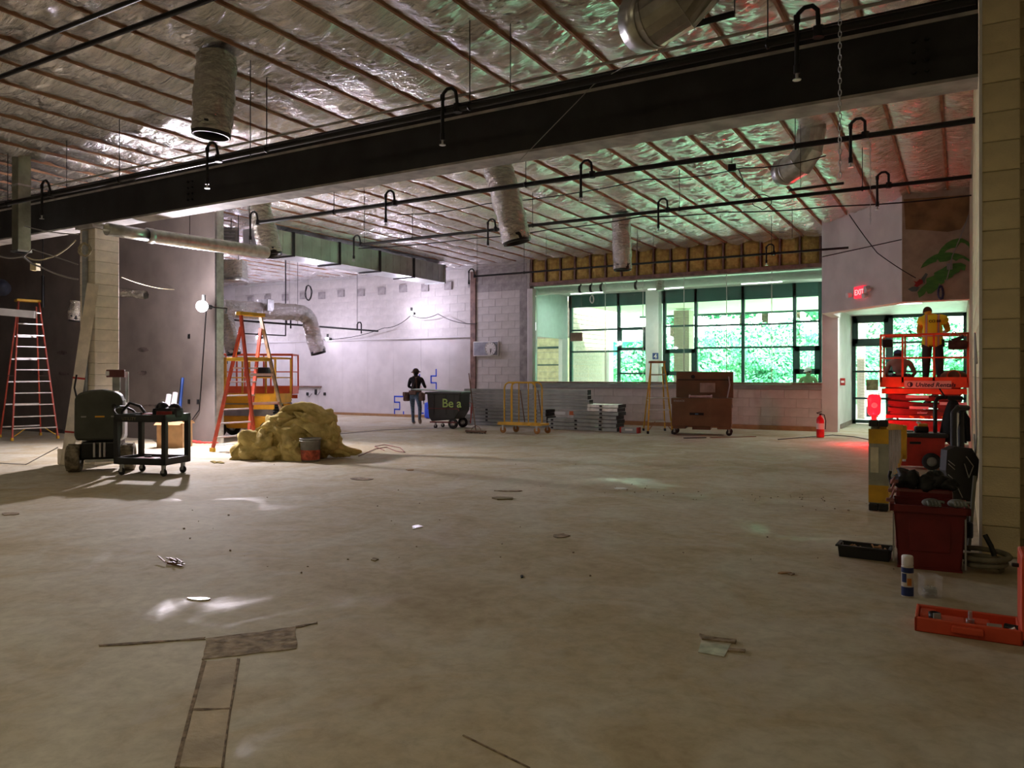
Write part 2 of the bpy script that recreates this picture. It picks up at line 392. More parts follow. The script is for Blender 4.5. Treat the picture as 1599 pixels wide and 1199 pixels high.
# ---- far left bay: drywall below, painted block above, pockets where old joists sat
wl_ = S('wall_back_left', (-31, 21.75, 0), (-14.15, 21.95, 5.3), M_WHITEW)
xs = -31
while xs < -14.2:
    w = min(1.22, -14.15-xs); MB().rbox((xs+w/2, 21.73, 1.38), (w-.004, .06, 2.76), .004).build('drywall_sheet', M_WHITEW, wl_); xs += 1.22
blocks(wl_, M_BLOCK, (-26, 21.75, 0), (1, 0, 0), 11.85, 2.82, 5.1, .62, .28, (0, -1, 0))
MB().bbox((-31, 21.62, 2.76), (-14.15, 21.72, 2.80)).build('ledge', M_WHITEW, wl_)
pk = MB().box((0, 0, 0), (.3, .1, .26)).mesh('joist_pocket', M_BLOCKD)
for i in range(12): link('joist_pocket', pk, wl_, (-25+i*.98, 21.72, 4.55+jit(.03)))
MB().bbox((-31, 21.62, 0), (-14.15, 21.70, .09)).build('baseboard_back_left', M_CARD, kind='structure')
# short returning pilaster, then the block wall with the clock
wc = S('wall_clock_side', (-14.15, YB+.02, 0), (-11.95, YB+.3, 5.3), M_MORTAR)
blocks(wc, M_BLOCK, (-14.0, YB+.02, 0), (1, 0, 0), 1.72, 0, 4.25, .5, .25, (0, -1, 0))
blocks(wc, M_BLOCKD, (-14.0, YB+.02, 0), (1, 0, 0), 1.95, 4.25, 5.1, .5, .25, (0, -1, 0))
MB().bbox((-14.2, YB-.04, 0), (-14.0, YB+.1, 4.95)).build('corner_strip', M_WOOD, wc)
MB().bbox((-12.28, YB-.06, 0), (-12.0, YB+.25, 4.25)).build('pilaster', M_BLOCKD, wc)
MB().cyl((-11.94, YB+.02, 0), (-11.94, YB+.02, 4.25), .1, n=16).bbox((-11.94, YB-.08, 0), (-11.8, YB+.25, 4.25)).build('rounded_jamb', M_WHITEW, wc)

# ---- knee wall under the inner windows
kw = S('wall_knee', (-11.85, YB+.02, 0), (-3.15, YB+.25, 1.22), M_MORTAR)
blocks(kw, M_BLOCK, (-11.85, YB+.02, 0), (1, 0, 0), 8.7, .12, 1.1, .62, .245, (0, -1, 0))
MB().bbox((-11.85, YB-.03, .0), (-3.15, YB+.02, .12)).build('baseboard_knee', M_CARD, kind='structure')
MB().bbox((-11.85, YB-.03, 1.1), (-3.15, YB+.02, 1.24)).build('grey_band', M_STUD, kw)
MB().rbox((-7.5, YB+.1, 1.265), (8.72, .36, .045), .01).build('sill', M_WOOD, kw)
# ---- inner glass screen with butt joints
w1 = struct('window_1')
xj = [-11.8]+[W(px, 500, YB+.12).x for px in (945, 1004, 1068, 1134.5, 1205)]+[-3.15]
for a, b in zip(xj[:-1], xj[1:]): MB().bbox((a+.008, YB+.12, 1.29), (b-.008, YB+.13, 4.4)).build('pane', M_GLASS, w1)
jm = MB().box((0, 0, 0), (.016, .014, 3.1)).mesh('glazing_joint', M_WHITE)
for x in xj[1:-1]: link('glazing_joint', jm, w1, (x, YB+.125, 2.84))
# ---- header above with stud bays of yellow glass wool
hd = S('wall_header', (-11.95, YB+.16, 4.38), (-2.9, YB+.3, 5.35), M_WOOD)
hx0, hx1 = -11.9, -3.2; nb = 17; bw = (hx1-hx0)/nb
sm_ = MB().box((0, 0, 0), (.045, .14, .80)).mesh('stud', M_WOOD)
for i in range(nb+1): link('stud', sm_, hd, (hx0+i*bw, YB+.09, 4.84))
def batt_mesh(seed, w, h, d=.1):
    q = MB(); n, m = 7, 8; vs = []
    for j in range(m+1):
        for i in range(n+1):
            s, t = i/n, j/m; e = min(1, 6*min(s, 1-s))*min(1, 6*min(t, 1-t))
            vs.append(((s-.5)*w, -d*(.2+.8*e**.5)+noise.noise(V((s*4, t*4, seed)))*.045, (t-.5)*h))
    q.add(vs, [(j*(n+1)+i, j*(n+1)+i+1, (j+1)*(n+1)+i+1, (j+1)*(n+1)+i) for j in range(m) for i in range(n)], True)
    return q.mesh('wool_batt', M_BATT)
bms = [batt_mesh(i*3.3, bw-.05, .78) for i in range(4)]
for i in range(nb): link('wool_batt', bms[i % 4], hd, (hx0+(i+.5)*bw, YB+.14, 4.84))
MB().bbox((-11.95, YB-.02, 4.34), (-2.95, YB+.3, 4.45)).build('header_trim', M_WOOD, hd)

# ---- pink-lit return, bulkhead, vestibule
S('wall_return', (-3.15, YB, 0), (-2.76, YB+.3, 5.3), M_WHITEW)
S('wall_vestibule_side', (-3.05, YB+.3, 0), (-2.88, 25.7, 4.4), M_WHITEW)
MB().bbox((-2.88, 23.0, 0), (-2.86, 25.6, .12)).build('baseboard_vestibule', M_WOOD, kind='structure')
bk = MB()
poly = [(-2.92, 20.0), (-1.03, 17.6), (.17, 17.6), (.17, 17.9), (-.9, 17.9), (-2.7, 20.2), (-2.7, 21.6), (-2.92, 21.6)]
bk.prism([(x, y, 2.99) for x, y in poly], (0, 0, 1), 2.3); bulk = bk.build('wall_bulkhead', M_WHITEW, kind='structure')
# the flat part is painted tan, with an unpainted patch left where the old ceiling met it
MB().bbox((-1.03, 17.585, 2.99), (.16, 17.6, 5.2)).build('tan_face', mat('tan_paint', (.42, .33, .25), .8, var=.08), bulk)
pt = [W(px, py, 17.58) for px, py in ((1411, 311), (1515, 304), (1512, 340), (1500, 358), (1480, 362), (1440, 359), (1414, 358))]
MB().prism(pt, (0, 1, 0), .01).build('bare_patch', mat('bare_brown_patch', (.27, .16, .07), .85, var=.2, scale=3), bulk)
MB().prism([(x, y, 3.3) for x, y in ((-2.9, 20.4), (-2.7, 20.15), (-.9, 17.88), (.17, 17.88), (.17, 25.75), (-2.9, 25.75))], (0, 0, 1), .1).build('ceiling_vestibule', M_WHITE, kind='structure')
# ---- corridor behind the glass
for cx_ in (-11.0, -8.2, -5.2):
    t = thing('tube_light', {-11.0: 'left', -8.2: 'middle', -5.2: 'right'}[cx_]+' one of three white fluorescent fittings under the corridor ceiling', 'lamp', (cx_, 23.9, 4.30))
    MB().bbox((-.65, -.1, .0), (.65, .1, .12)).build('fitting', M_WHITE, t); MB().cyl((-.6, 0, -.02), (.6, 0, -.02), .02, n=8).build('tube', mat('lit_tube', (1, 1, 1), .4, var=0, emit=(.92, 1, .95), es=3), t)
t = thing('ceiling_panel_light', 'white light panel flush in the vestibule ceiling', 'lamp', (-1.4, 21.5, 3.27)); MB().bbox((-.62, -.17, 0), (.62, .17, .03)).build('light_frame', M_WHITE, t); MB().bbox((-.58, -.13, -.005), (.58, .13, 0)).build('diffuser', mat('lit_tube', (1, 1, 1), .4, var=0, emit=(.92, 1, .95), es=3), t)
MB().bbox((-14.6, YB+.3, 4.42), (-2.9, 25.9, 4.5)).build('ceiling_corridor', M_WHITE, kind='structure')
cl = struct('wall_corridor_left')
MB().bbox((-12.75, 22.0, 2.82), (-12.6, 25.7, 4.42)).build('upper_wall', mat('pale_green_wall', (.62, .74, .72), .7, var=.03), cl)
MB().bbox((-12.75, 25.25, 0), (-12.6, 25.7, 2.82)).build('white_pier', M_WHITE, cl)
MB().bbox((-15.2, 26.3, 0), (-12.9, 26.45, 2.9)).build('lit_brick_wall', mat('cream_brick', (.72, .66, .42), .8, var=.1), cl)
for z in (.35, .6, .85, 1.1, 1.35, 1.6, 1.85, 2.1, 2.35): MB().bbox((-15.2, 26.28, z), (-12.9, 26.3, z+.012)).build('mortar_course', M_MORTAR, cl)
MB().bbox((-15.2, 26.24, 1.85), (-13.0, 26.3, 1.9)).bbox((-15.2, 26.24, 2.5), (-13.0, 26.3, 2.58)).build('green_rail', M_GREENF, cl)

# ---- wall on the right: block, running away from the photographer; its end is the big pier
wr = S('wall_right', (.155, 7.52, 0), (.42, 26, 5.4), M_PIERM)
blocks(wr, M_PIER, (.15, 7.52, 0), (1, 0, 0), .275, 0, 5.2, .5, .245, (0, -1, 0), proud=.014, stag=False)
blocks(wr, M_PIER, (.155, 7.52, 0), (0, 1, 0), 4.8, 0, 5.2, .6, .245, (-1, 0, 0), proud=.008)
MB().bbox((.135, 7.497, 0), (.157, 7.53, 5.2)).build('corner_bead', M_WHITE, wr)
wr2 = S('wall_right_far', (.43, 8.4, 0), (5.8, 8.6, 5.4), M_PIERM)
blocks(wr2, M_PIER, (.43, 8.4, 0), (1, 0, 0), 1.6, 0, 5.2, .5, .245, (0, -1, 0))
# ---- partition on the left, stud end showing
pl = S('wall_partition', (-31, 11.2, 0), (-13.98, 11.34, 5.35), M_TANW)
MB().bbox((-13.98, 11.18, 0), (-13.94, 11.36, 5.2)).bbox((-13.99, 11.17, 0), (-13.935, 11.2, 5.2)).build('metal_stud', M_GALV, pl)
patchm = mat('dark_glue_patch', (.14, .11, .10), .9, var=.3)
def blotch(px, py, wpx, hpx, Y, m, nm, parent, th=.006, seed=0):
    rr = random.Random(px*7+py); pts = []
    for i in range(14):
        a = 2*pi*i/14; k = rr.uniform(.75, 1.15); pts.append(W(px+cos(a)*wpx/2*k, py+sin(a)*hpx/2*k, Y))
    return MB().prism(pts, (0, 1, 0), th).build(nm, m, parent)
for px, py in ((98, 551), (99, 583), (223, 546), (222, 582), (60, 583)): blotch(px, py, 18, 7, 11.19, patchm, 'glue_patch', pl)
blotch(90, 677, 40, 14, 11.19, patchm, 'glue_patch', pl); blotch(235, 633, 40, 3, 11.19, patchm, 'glue_patch', pl)
for px, py in ((295, 627), (309, 627), (295, 525)):
    p = W(px, py, 11.19); MB().box(p, (.07, .012, .1)).build('outlet_hole', M_BLACK, pl)

# ---- left block pillar
pil = S('pillar_left', (-12.80, 7.52, 0), (-12.39, 7.93, 3.94), M_PIERM)
M_PILL = mat('cream_block_pillar', (.78, .71, .57), .7, var=.08, bump=.3)
blocks(pil, M_PILL, (-12.81, 7.52, 0), (1, 0, 0), .43, 0, 3.93, .43, .188, (0, -1, 0), stag=False)
blocks(pil, M_PILL, (-12.39, 7.51, 0), (0, 1, 0), .43, 0, 3.93, .43, .188, (1, 0, 0), stag=False)
MB().bbox((-12.66, 7.46, .2), (-12.56, 7.50, 3.9)).build('conduit_cover', M_STUD, pil)
MB().rbox((-12.6, 7.7, 3.96), (.5, .5, .06), .01).build('cap_plate', M_FLANGE, pil)

# ---- the big beam
bm_ = thing('steel_beam', 'massive dark steel beam crossing the whole hall above the left pillar', 'beam', (-13, 7.66, 3.96))
def rel(o, a, b, m, n, par=None): return MB().bbox([a[i]-o[i] for i in range(3)], [b[i]-o[i] for i in range(3)]).build(n, m, par or bm_)
bo = (-13, 7.66, 3.96); x0, x1 = -30.9, .13
ztop = 4.55; zb = 3.985
rel(bo, (x0, 7.50, zb), (x1, 7.82, zb+.028), M_FLANGE, 'bottom_flange'); rel(bo, (x0, 7.50, ztop-.03), (x1, 7.82, ztop), M_FLANGE, 'top_flange')
rel(bo, (x0, 7.515, zb+.028), (x1, 7.53, ztop-.03), M_DARKSTEEL, 'web')
rel(bo, (x0, 7.79, zb+.028), (x1, 7.805, ztop-.03), M_DARKSTEEL, 'web')
bolt = MB().cyl((0, 0, 0), (0, -.025, 0), .018, n=6).mesh('bolt', M_BLACK)
for px in (296, 1437):
    x = W(px, 250, 7.5).x
    for c in (-.05, .05):
        for r_ in range(4): link('bolt', bolt, bm_, (x+c+13, 7.515-7.66, 4.12+r_*.09-3.96))
rel(bo, (x0, 7.6, ztop), (x1, 7.75, 4.74), M_BLACK, 'shadow_box')  # black box standing in for the deep shadow above the beam

# ================================================================ OUTSIDE
EY = 25.75
def frame(o, x0, x1, z0, z1, d=.12, w=.055, nm='mullion', m=M_GREENF):
    return MB().bbox((x0, EY-d/2, z0), (x1, EY+d/2, z1)).build(nm, m, o)
def wx(px): return W(px, 500, EY).x
def wz(px, py): return W(px, py, EY).z
w2 = struct('window_2')
wt = wz(1160, 468); top = 4.42
frame(w2, wx(889), wx(1013), wt, top, nm='spandrel', m=M_TEAL); frame(w2, wx(1034), wx(1278), wt, top, nm='spandrel', m=M_TEAL)
for a in (892, 966.5, 1011, 1038, 1087, 1160.5, 1241, 1281): x = wx(a); frame(w2, x-.05, x+.05, 0, top)
frame(w2, wx(888), wx(1013), 0, .15, nm='rail'); frame(w2, wx(1034), -2.9, 0, .15, nm='rail')
for (a, b, py, pxr) in ((892, 966, 515, 930), (892, 966, 549, 930), (966, 1011, 583, 990), (1038, 1087, 509, 1060), (1087, 1160, 508, 1120), (1160, 1241, 506, 1200), (1241, 1281, 502, 1260), (1087, 1160, 543, 1120), (1160, 1241, 542, 1200)):
    z = wz(pxr, py); frame(w2, wx(a), wx(b), z-.03, z+.03, nm='rail')
def sash(a, b, ya, yb, w=.1):
    pm = (a+b)/2; xa, xb, za, zb = wx(a), wx(b), wz(pm, yb), wz(pm, ya)
    q = MB(); q.bbox((xa, EY-.08, za), (xb, EY+.04, za+w)).bbox((xa, EY-.08, zb-w), (xb, EY+.04, zb)).bbox((xa, EY-.08, za), (xa+w, EY+.04, zb)).bbox((xb-w, EY-.08, za), (xb, EY+.04, zb))
    q.build('opening_sash', M_GREENF, w2)
sash(967, 1010, 511, 547); sash(1040, 1087, 545, 586, .14); sash(1241, 1281, 540, 584, .16)
for a, b in ((892, 966), (966, 1011), (1038, 1087), (1087, 1160), (1160, 1241), (1241, 1281)):
    MB().bbox((wx(a)+.05, EY, .1), (wx(b)-.05, EY+.008, wt)).build('pane', M_GLASS, w2)
# white column with its number
pc = S('pillar_corridor', (wx(1013.5), EY-.35, 0), (wx(1033.5), EY+.1, 4.45), M_WHITE)
# storefront of the vestibule
d1 = struct('window_3')
SY = EY
for a, w in ((1331, .1), (1389, .1), (1508, .06)): x = wx(a); frame(d1, x-w, x+w, 0, 3.3, nm='mullion')
frame(d1, wx(1327), .15, 3.2, 3.32, nm='rail')
for a, b, py, h in ((1331, 1389, 536, .09), (1331, 1389, 580, .03), (1331, 1389, 622, .03), (1389, 1508, 534, .03), (1389, 1508, 580, .03), (1389, 1508, 622, .03), (1331, 1508, 660, .05)):
    z = wz((a+b)/2, py); frame(d1, wx(a), wx(b), z-h, z+h, nm='rail')
q = MB(); xa, xb = wx(1333), wx(1388); za, zb2 = wz(1360, 536), 3.22
q.bbox((xa, EY-.09, za), (xb, EY+.03, za+.14)).bbox((xa, EY-.09, zb2-.14), (xb, EY+.03, zb2)).bbox((xa, EY-.09, za), (xa+.13, EY+.03, zb2)).bbox((xb-.13, EY-.09, za), (xb, EY+.03, zb2)); q.build('opening_sash', M_GREENF, d1)
for a, b in ((1331, 1389), (1389, 1508)): MB().bbox((wx(a), EY, .05), (wx(b), EY+.008, 3.25)).build('pane', M_GLASS, d1)
MB().bbox((wx(1508), EY-.05, 0), (.15, EY+.1, 3.3)).build('infill', M_WHITE, d1)
for (px, py, wpx, hpx, c) in ((1362, 601, 19, 17, (.25, .22, .12)), (1362, 643, 19, 16, (.30, .30, .38))):
    a = W(px-wpx/2, py+hpx/2, EY-.02); b = W(px+wpx/2, py-hpx/2, EY-.02)
    MB().bbox((a.x, EY-.03, a.z), (b.x, EY-.02, b.z)).build('taped_notice', mat('notice_%d' % py, c, .8, var=.25, scale=9), d1)
# outdoor ground, hill
def hz_(x, y):
    t = max(0, min(1, (y-34)/22)); return 4.2*t*t*(3-2*t)+noise.noise(V((x*.12, y*.12, 0)))*.5*t
g = MB(); nx, ny = 40, 36; vs = [(-75+120*i/nx, 26.2+90*j/ny, hz_(-75+120*i/nx, 26.2+90*j/ny)-.05) for j in range(ny+1) for i in range(nx+1)]
g.add(vs, [(j*(nx+1)+i, j*(nx+1)+i+1, (j+1)*(nx+1)+i+1, (j+1)*(nx+1)+i) for j in range(ny) for i in range(nx)], True); g.build('ground', M_GRASS, kind='structure')
MB().bbox((-16, 25.9, -.1), (6, 31, -.02)).build('pavement', mat('pale_concrete_walk', (.6, .6, .56), .9, var=.08), kind='structure')
M_SOFF = mat('cream_soffit', (.82, .88, .66), .7, var=.03)
cn = thing('entrance_canopy', 'flat cream canopy over the walk outside the tall windows', 'canopy', (-6, 28.5, 3.98))
MB().bbox((-6.2, -2.55, .08), (2.8, 3.5, .34)).build('canopy_slab', M_SOFF, cn)
MB().bbox((-6.2, 3.5, 0), (2.8, 3.56, .5)).build('fascia', M_GREENF, cn)
M_TBR = mat('tan_brick', (.46, .38, .33), .85, var=.1, scale=12)
for (pxa, pxb, Y, lb) in ((1052, 1076, 29.0, 'tan brick column holding the canopy behind the numbered white pillar'), (1338, 1350, 28.5, 'pale brick column outside the glazed entrance')):
    a = W(pxa, 500, Y).x; b = W(pxb, 500, Y).x; t = thing('brick_column', lb, 'column', ((a+b)/2, Y, 0), group='columns outside')
    MB().bbox((-(b-a)/2+.01, .01, 0), ((b-a)/2-.01, b-a-.01, 4.0)).build('core', M_MORTAR, t)
    hb = MB().rbox((0, 0, 0), (b-a, b-a, .095), .006).mesh('brick_course', M_TBR)
    for i in range(40): link('brick_course', hb, t, (0, (b-a)/2, .05+i*.1))
wg = thing('brick_wing', 'tan brick side wing with white corner seen through the left panes', 'building', (-14, 27, 0))
MB().bbox((-5, 0, 0), (.98, 3.6, 4.6)).build('wall', M_TBR, wg); MB().bbox((.7, 3.3, 0), (1.1, 3.75, 4.6)).build('corner_pier', M_WHITE, wg)
for i in range(24): MB().bbox((.975, 0, .18*i+.1), (.992, 3.3, .18*i+.115)).build('mortar_course', M_MORTAR, wg)
fb = thing('far_building', 'low building with white gable roof and teal wall beyond the lawn', 'building', (-19.5, 44, 0))
MB().bbox((-6, 0, 0), (2.6, 8, 3.6)).build('wall', mat('teal_wall', (.10, .42, .36), .7, var=.1), fb)
MB().prism([(-7, -.8, 3.5), (3.6, -.8, 3.5), (-1.6, -.8, 5.8)], (0, 1, 0), 9).build('roof', M_WHITE, fb)
for i in range(5): MB().bbox((-6, -.03, .5+i*.6), (2.6, 0, .54+i*.6)).build('siding_line', M_GREENF, fb)
# trees and shrubs
def foliage(seed, n, leaf, sq=(1, 1, 1), mats_=M_GREEN):
    rr = random.Random(seed); q = MB(); cl_ = []
    for i in range(16):
        a = rr.uniform(0, 2*pi); r = rr.uniform(.15, .75); cl_.append((V((cos(a)*r, sin(a)*r, rr.uniform(-.6, .65))), rr.uniform(.25, .45)))
    vs = []; fs = []
    for i in range(n):
        c, r = rr.choice(cl_); d = V((rr.gauss(0, 1), rr.gauss(0, 1), rr.gauss(0, 1))).normalized()
        p = c+d*r*rr.uniform(.75, 1.05); p = V((p.x*sq[0], p.y*sq[1], p.z*sq[2])); nrm = (d+V((rr.uniform(-.6, .6), rr.uniform(-.6, .6), rr.uniform(-.2, .8)))).normalized()
        x = nrm.orthogonal().normalized()*leaf*rr.uniform(.6, 1.2); y = nrm.cross(x).normalized()*leaf*.6
        k = len(vs); vs += [p-x, p-y, p+x, p+y]; fs.append((k, k+1, k+2, k+3))
    q.add(vs, fs); return q.mesh('foliage', mats_)
FOL = [foliage(1, 5200, .055), foliage(2, 5200, .055, mats_=M_GREEN2), foliage(3, 4200, .06, (1, 1, .8), M_GREEN2), foliage(4, 4200, .06, (1, 1, .8))]
trees = [(-30, 58, 5.5, 9, 0), (-27, 62, 4.5, 8.5, 1), (-19, 57, 5, 8.5, 0), (-15.5, 49, 4.2, 7.4, 0), (-12, 56, 5, 8.5, 1), (-8.5, 48, 4, 7.6, 0), (-5, 55, 5, 8.8, 0), (-2, 46, 3.6, 7, 1), (1.2, 52, 4.5, 8, 0), (5, 47, 4, 7.5, 1), (-36, 50, 5, 8, 1), (-7, 64, 6, 10, 1), (-16, 66, 6, 10, 0)]
tl = ['dark', 'bright']
for i, (x, y, r, h, k) in enumerate(trees):
    z = hz_(x, y); t = thing('garden_tree', ('dark green' if k == 0 else 'bright green')+' leafy tree on the slope outside the windows', 'tree', (x, y, z), group='trees on the slope, '+tl[k])
    MB().tube([(0, 0, -.2), (.1, 0, h*.3), (0, .1, h*.7)], .2, 8, rf=lambda s: .28-.16*s).build('trunk', M_BARK, t)
    f = link('foliage', FOL[k], t, (0, 0, h*.62), R.uniform(0, 6)); f.scale = (r, r, h*.46); f['kind'] = 'stuff'
sh = []
for i in range(34):
    x = -31+i*1.12+jit(.5); y = 37.5+(i % 3)*3.2+jit(.8); r = R.uniform(1.3, 2.1); k = 2+(i*7 % 3 == 0)
    if not (-27 < x < -15.5 and y > 40.5): sh.append((x, y, r, k))
for x, y, r, k in sh:
    z = hz_(x, y); t = thing('garden_shrub', ('bright green' if k == 2 else 'dark green')+' rounded shrub at the foot of the slope outside', 'shrub', (x, y, z), group='shrubs below the slope, '+('bright' if k == 2 else 'dark'))
    MB().tube([(0, 0, -.1), (0, .05, r*.6)], .06, 6).build('stem', M_BARK, t)
    f = link('foliage', FOL[k], t, (0, 0, r*.72), R.uniform(0, 6)); f.scale = (r, r, r); f['kind'] = 'stuff'

# ================================================================ CEILING SERVICES
def pipe(name, label, cat, Y, z, xa, xb, r, drops, group=None, rods=True, droplen=.30, m=M_BLACK, second=None):
    t = thing(name, label, cat, (xa, Y, z), 0, group)
    MB().cyl((0, 0, 0), (xb-xa, 0, 0), r, n=10).build('main_pipe', m, t)
    for x in drops:
        q = MB(); h = .2; x -= xa
        q.tube([(x, 0, 0), (x, -.02, .10), (x, -.04, .17), (x-.04, -.05, .21), (x-.10, -.05, .21), (x-.15, -.05, .17), (x-.16, -.05, .10), (x-.16, -.05, -droplen)], .019, 8)
        q.cyl((x, 0, -.04), (x, 0, .05), r*1.35, n=8).cyl((x-.16, -.05, .10), (x-.16, -.05, .16), .026, n=8).cyl((x-.16, -.05, -droplen-.02), (x-.16, -.05, -droplen+.05), .026, n=8)
        d = q.build('sprinkler_drop', m, t)
        MB().cyl((x-.16, -.05, -droplen-.07), (x-.16, -.05, -droplen-.02), .012, n=6).cyl((x-.16, -.05, -droplen-.075), (x-.16, -.05, -droplen-.068), .035, n=8).build('sprinkler_head', M_GALV, d)
    if rods:
        n = max(1, int((xb-xa)/3.0))
        for i in range(n):
            x = (i+.5)*(xb-xa)/n
            MB().cyl((x, 0, 0), (x, 0, 5.2-z), .006, n=5).ring((x-.012, 0, 0), (x+.012, 0, 0), r+.012, r+.004, 10).build('hanger_rod', M_BLACK, t)
    return t
def xat(px, Y): return W(px, 500, Y).x
pipe('sprinkler_pipe', 'black sprinkler pipe running just below the foil along the near side of the beam', 'pipe', 6.7, 4.30, -24, .1, .035, [xat(p, 6.7)+.08 for p in (75, 335, 705, 1262)])
pipe('sprinkler_pipe', 'long thick black sprinkler pipe just beyond the beam, crossing in front of the metal elbow', 'pipe', 10.3, 4.42, xat(402, 10.3), .15, .036, [xat(402, 10.3)+.02]+[xat(p, 10.3)+.08 for p in (611, 917, 1340)])
pipe('sprinkler_pipe', 'black sprinkler pipe of the middle bay, second beyond the beam', 'pipe', 13.5, 4.49, xat(562, 13.5), .15, .032, [xat(562, 13.5)+.02]+[xat(p, 13.5)+.08 for p in (769, 1036, 1379)])
pipe('sprinkler_pipe', 'thin black sprinkler pipe in front of the yellow glass wool header', 'pipe', 18.5, 4.32, xat(740, 18.5), xat(1325, 18.5), .026, [xat(740, 18.5)+.02, xat(1203, 18.5)+.08], droplen=.2)
# alcove sprinkler line runs deeper, seen against the lit wall
pa = thing('sprinkler_pipe', 'thin black sprinkler pipe low in the lit far bay above the lifts', 'pipe', (-14, 12, 2.9))
o_ = V((-14, 12, 2.9)); A = D(345, 498, 21.5); B = D(590, 517, 27)
MB().cyl(A-o_, B-o_, .03, n=8).build('main_pipe', M_BLACK, pa)
for px in (434, 551):
    f = (px-345)/245; p = A.lerp(B, f)-o_
    MB().tube([p, p+V((0, 0, .18)), p+V((.05, 0, .24)), p+V((.14, 0, .24)), p+V((.18, 0, .18)), p+V((.18, 0, -.14))], .024, 8).build('sprinkler_drop', M_BLACK, pa)
for px in (451, 551):
    f = (px-345)/245; p = A.lerp(B, f)-o_
    MB().cyl(p, (p.x, p.y, 5.15-o_.z), .008, n=5).build('hanger_rod', M_BLACK, pa)
p1, p2 = D(345, 519, 22), D(446, 524, 24)
tag(MB().bars([p1, p2, p2+V((0, 0, 5.14-p2.z))], .02).build('branch_pipe', M_BLACK), 'thin black pipe with an upturned end low in the lit far bay', 'pipe')
# conduits under the near ceiling
tag(MB().cyl((-16, 4.5, 5.06), (.1, 4.5, 5.06), .024, n=8).build('electrical_conduit', M_BLACK), 'left one of two dark conduits crossing the upper left corner', 'conduit')
tag(MB().cyl((-16, 4.85, 5.06), (.1, 4.85, 5.06), .028, n=8).build('electrical_conduit', M_BLACK), 'right one of two dark conduits crossing the upper left corner', 'conduit')
tag(MB().cyl((-30, 7.15, 4.63), (.12, 7.15, 4.63), .016, n=8).build('thin_conduit', M_FLANGE), 'thin pale conduit lying along the top of the beam', 'conduit')
tag(MB().cyl(W(1060, 45, 6.9), W(1147, 21, 6.9), .03, n=8).cyl(W(1147, 21, 6.9), W(1147, -40, 6.9), .006, n=5).build('pipe_stub', M_BLACK), 'short black pipe end hung beside the big elbow at top', 'pipe')
def cable(name, label, pts, r, m=M_CABLE, cat='cable', n=5, sag=0, **k):
    pts = [V(p) for p in pts]; out = []
    for a, b in zip(pts[:-1], pts[1:]):
        for i in range(8):
            t = i/8; p = a.lerp(b, t); p.z -= sag*4*t*(1-t); out.append(p)
    out.append(pts[-1])
    return tag(MB().tube(out, r, n).build(name, m), label, cat)
# grey cable draped below the second pipe line
cable('data_cable', 'black cable sagging under the foil of the middle bay', [W(560, 388, 14.2), W(740, 372, 14.2), W(860, 358, 14.2), W(1000, 338, 14.2), W(1130, 331, 14.2), W(1300, 322, 14.2), W(1517, 305, 14.2)], .012, M_BLACK, sag=.03)
cable('data_cable', 'thin dark wire strung beneath the foil just beyond the beam', [W(620, 335, 11.6), W(760, 318, 11.6), W(1010, 280, 11.6), W(1160, 262, 11.6), W(1290, 243, 11.6)], .009, M_BLACK, sag=.05)
cable('loose_wire', 'thin pale wire slanting across the dark beam', [W(812, 250, 7.3), W(927, 132, 6.9), W(990, 95, 6.4)], .004)
cable('loose_wire', 'thin dark wire slanting down the bulkhead to the painted flower', [W(1326, 335, 17.0), W(1370, 395, 17.2), W(1430, 434, 17.4)], .01, M_BLACK, sag=.02)
cable('loose_wire', 'thin cord hanging beside the painted leaves on the tan wall', [W(1513, 335, 17.4), W(1487, 400, 17.45), W(1478, 438, 17.5)], .01, M_CABLE, sag=.02)
cable('loose_wire', 'thin dark rod line rising across the left half of the bulkhead', [W(1284, 401, 17.0), W(1408, 374, 17.0)], .01, M_BLACK)
cable('loose_wire', 'pale cable running from the hung duct to the left pillar, upper one', [W(38, 353, 6.98), W(122, 366, 7.3)], .01, sag=.03)
cable('loose_wire', 'pale bundled cable from the junction box down to the left pillar', [W(0, 400, 7.1), W(36, 400, 7.0), W(62, 416, 7.1), W(122, 436, 7.35)], .015, sag=.03)
cable('loose_wire', 'pale cable looping from the beam end past the junction box', [W(36, 402, 7.0), W(50, 389, 7.0), W(122, 413, 7.35)], .01, sag=.0)
cable('loose_wire', 'brown cable sagging in a deep loop left of the pillar', [W(40, 400, 7.2), W(75, 403, 7.3), W(118, 375, 7.4)], .012, M_PIERM, sag=.05)
cable('loose_wire', 'thin pale cable running right from the pillar along the partition', [W(190, 433, 8.2), W(272, 452, 11.1)], .007, M_PIERM, sag=.05)
cable('power_cable', 'black cord hanging down the partition from the bright work light', [W(322, 480, 11.17), W(314, 600, 11.17), W(311, 640, 11.17), W(298, 658, 11.17)], .012, M_BLACK, sag=.0)
cable('light_string', 'dark cord strung along the lit back wall to the corner lamp', [W(500, 530, 21.4), W(600, 512, 21.4), W(642, 492, 21.4), W(684, 490, 21.4), W(745, 505, 21.4)], .012, M_BLACK, sag=.12)
def wire_loop(px, py, t, w, h, label, m=M_BLACK, n=3, r=.012, top=True):
    o = D(px, py, t); q = MB()
    for k in range(n): q.tube([(cos(a)*(w+jit(.01))+k*.012, jit(.01)+k*.01, sin(a)*(h+jit(.02))) for a in [2*pi*i/20 for i in range(20)]], r, 5, closed=True)
    if top: q.cyl((0, 0, h), (0, 0, 5.2-o.z), .003, n=4)
    ob = q.build('cable_coil', m, None, o, YAW); return tag(ob, label, 'cable coil')
wire_loop(481, 457, 25, .10, .24, 'black coil of cable hanging from the alcove ceiling')
wire_loop(1468.5, 457, 15.3, .05, .13, 'dark blue coil of wire dangling under the painted leaves', mat('blue_wire', (.05, .06, .16), .5), 3, .014, False)
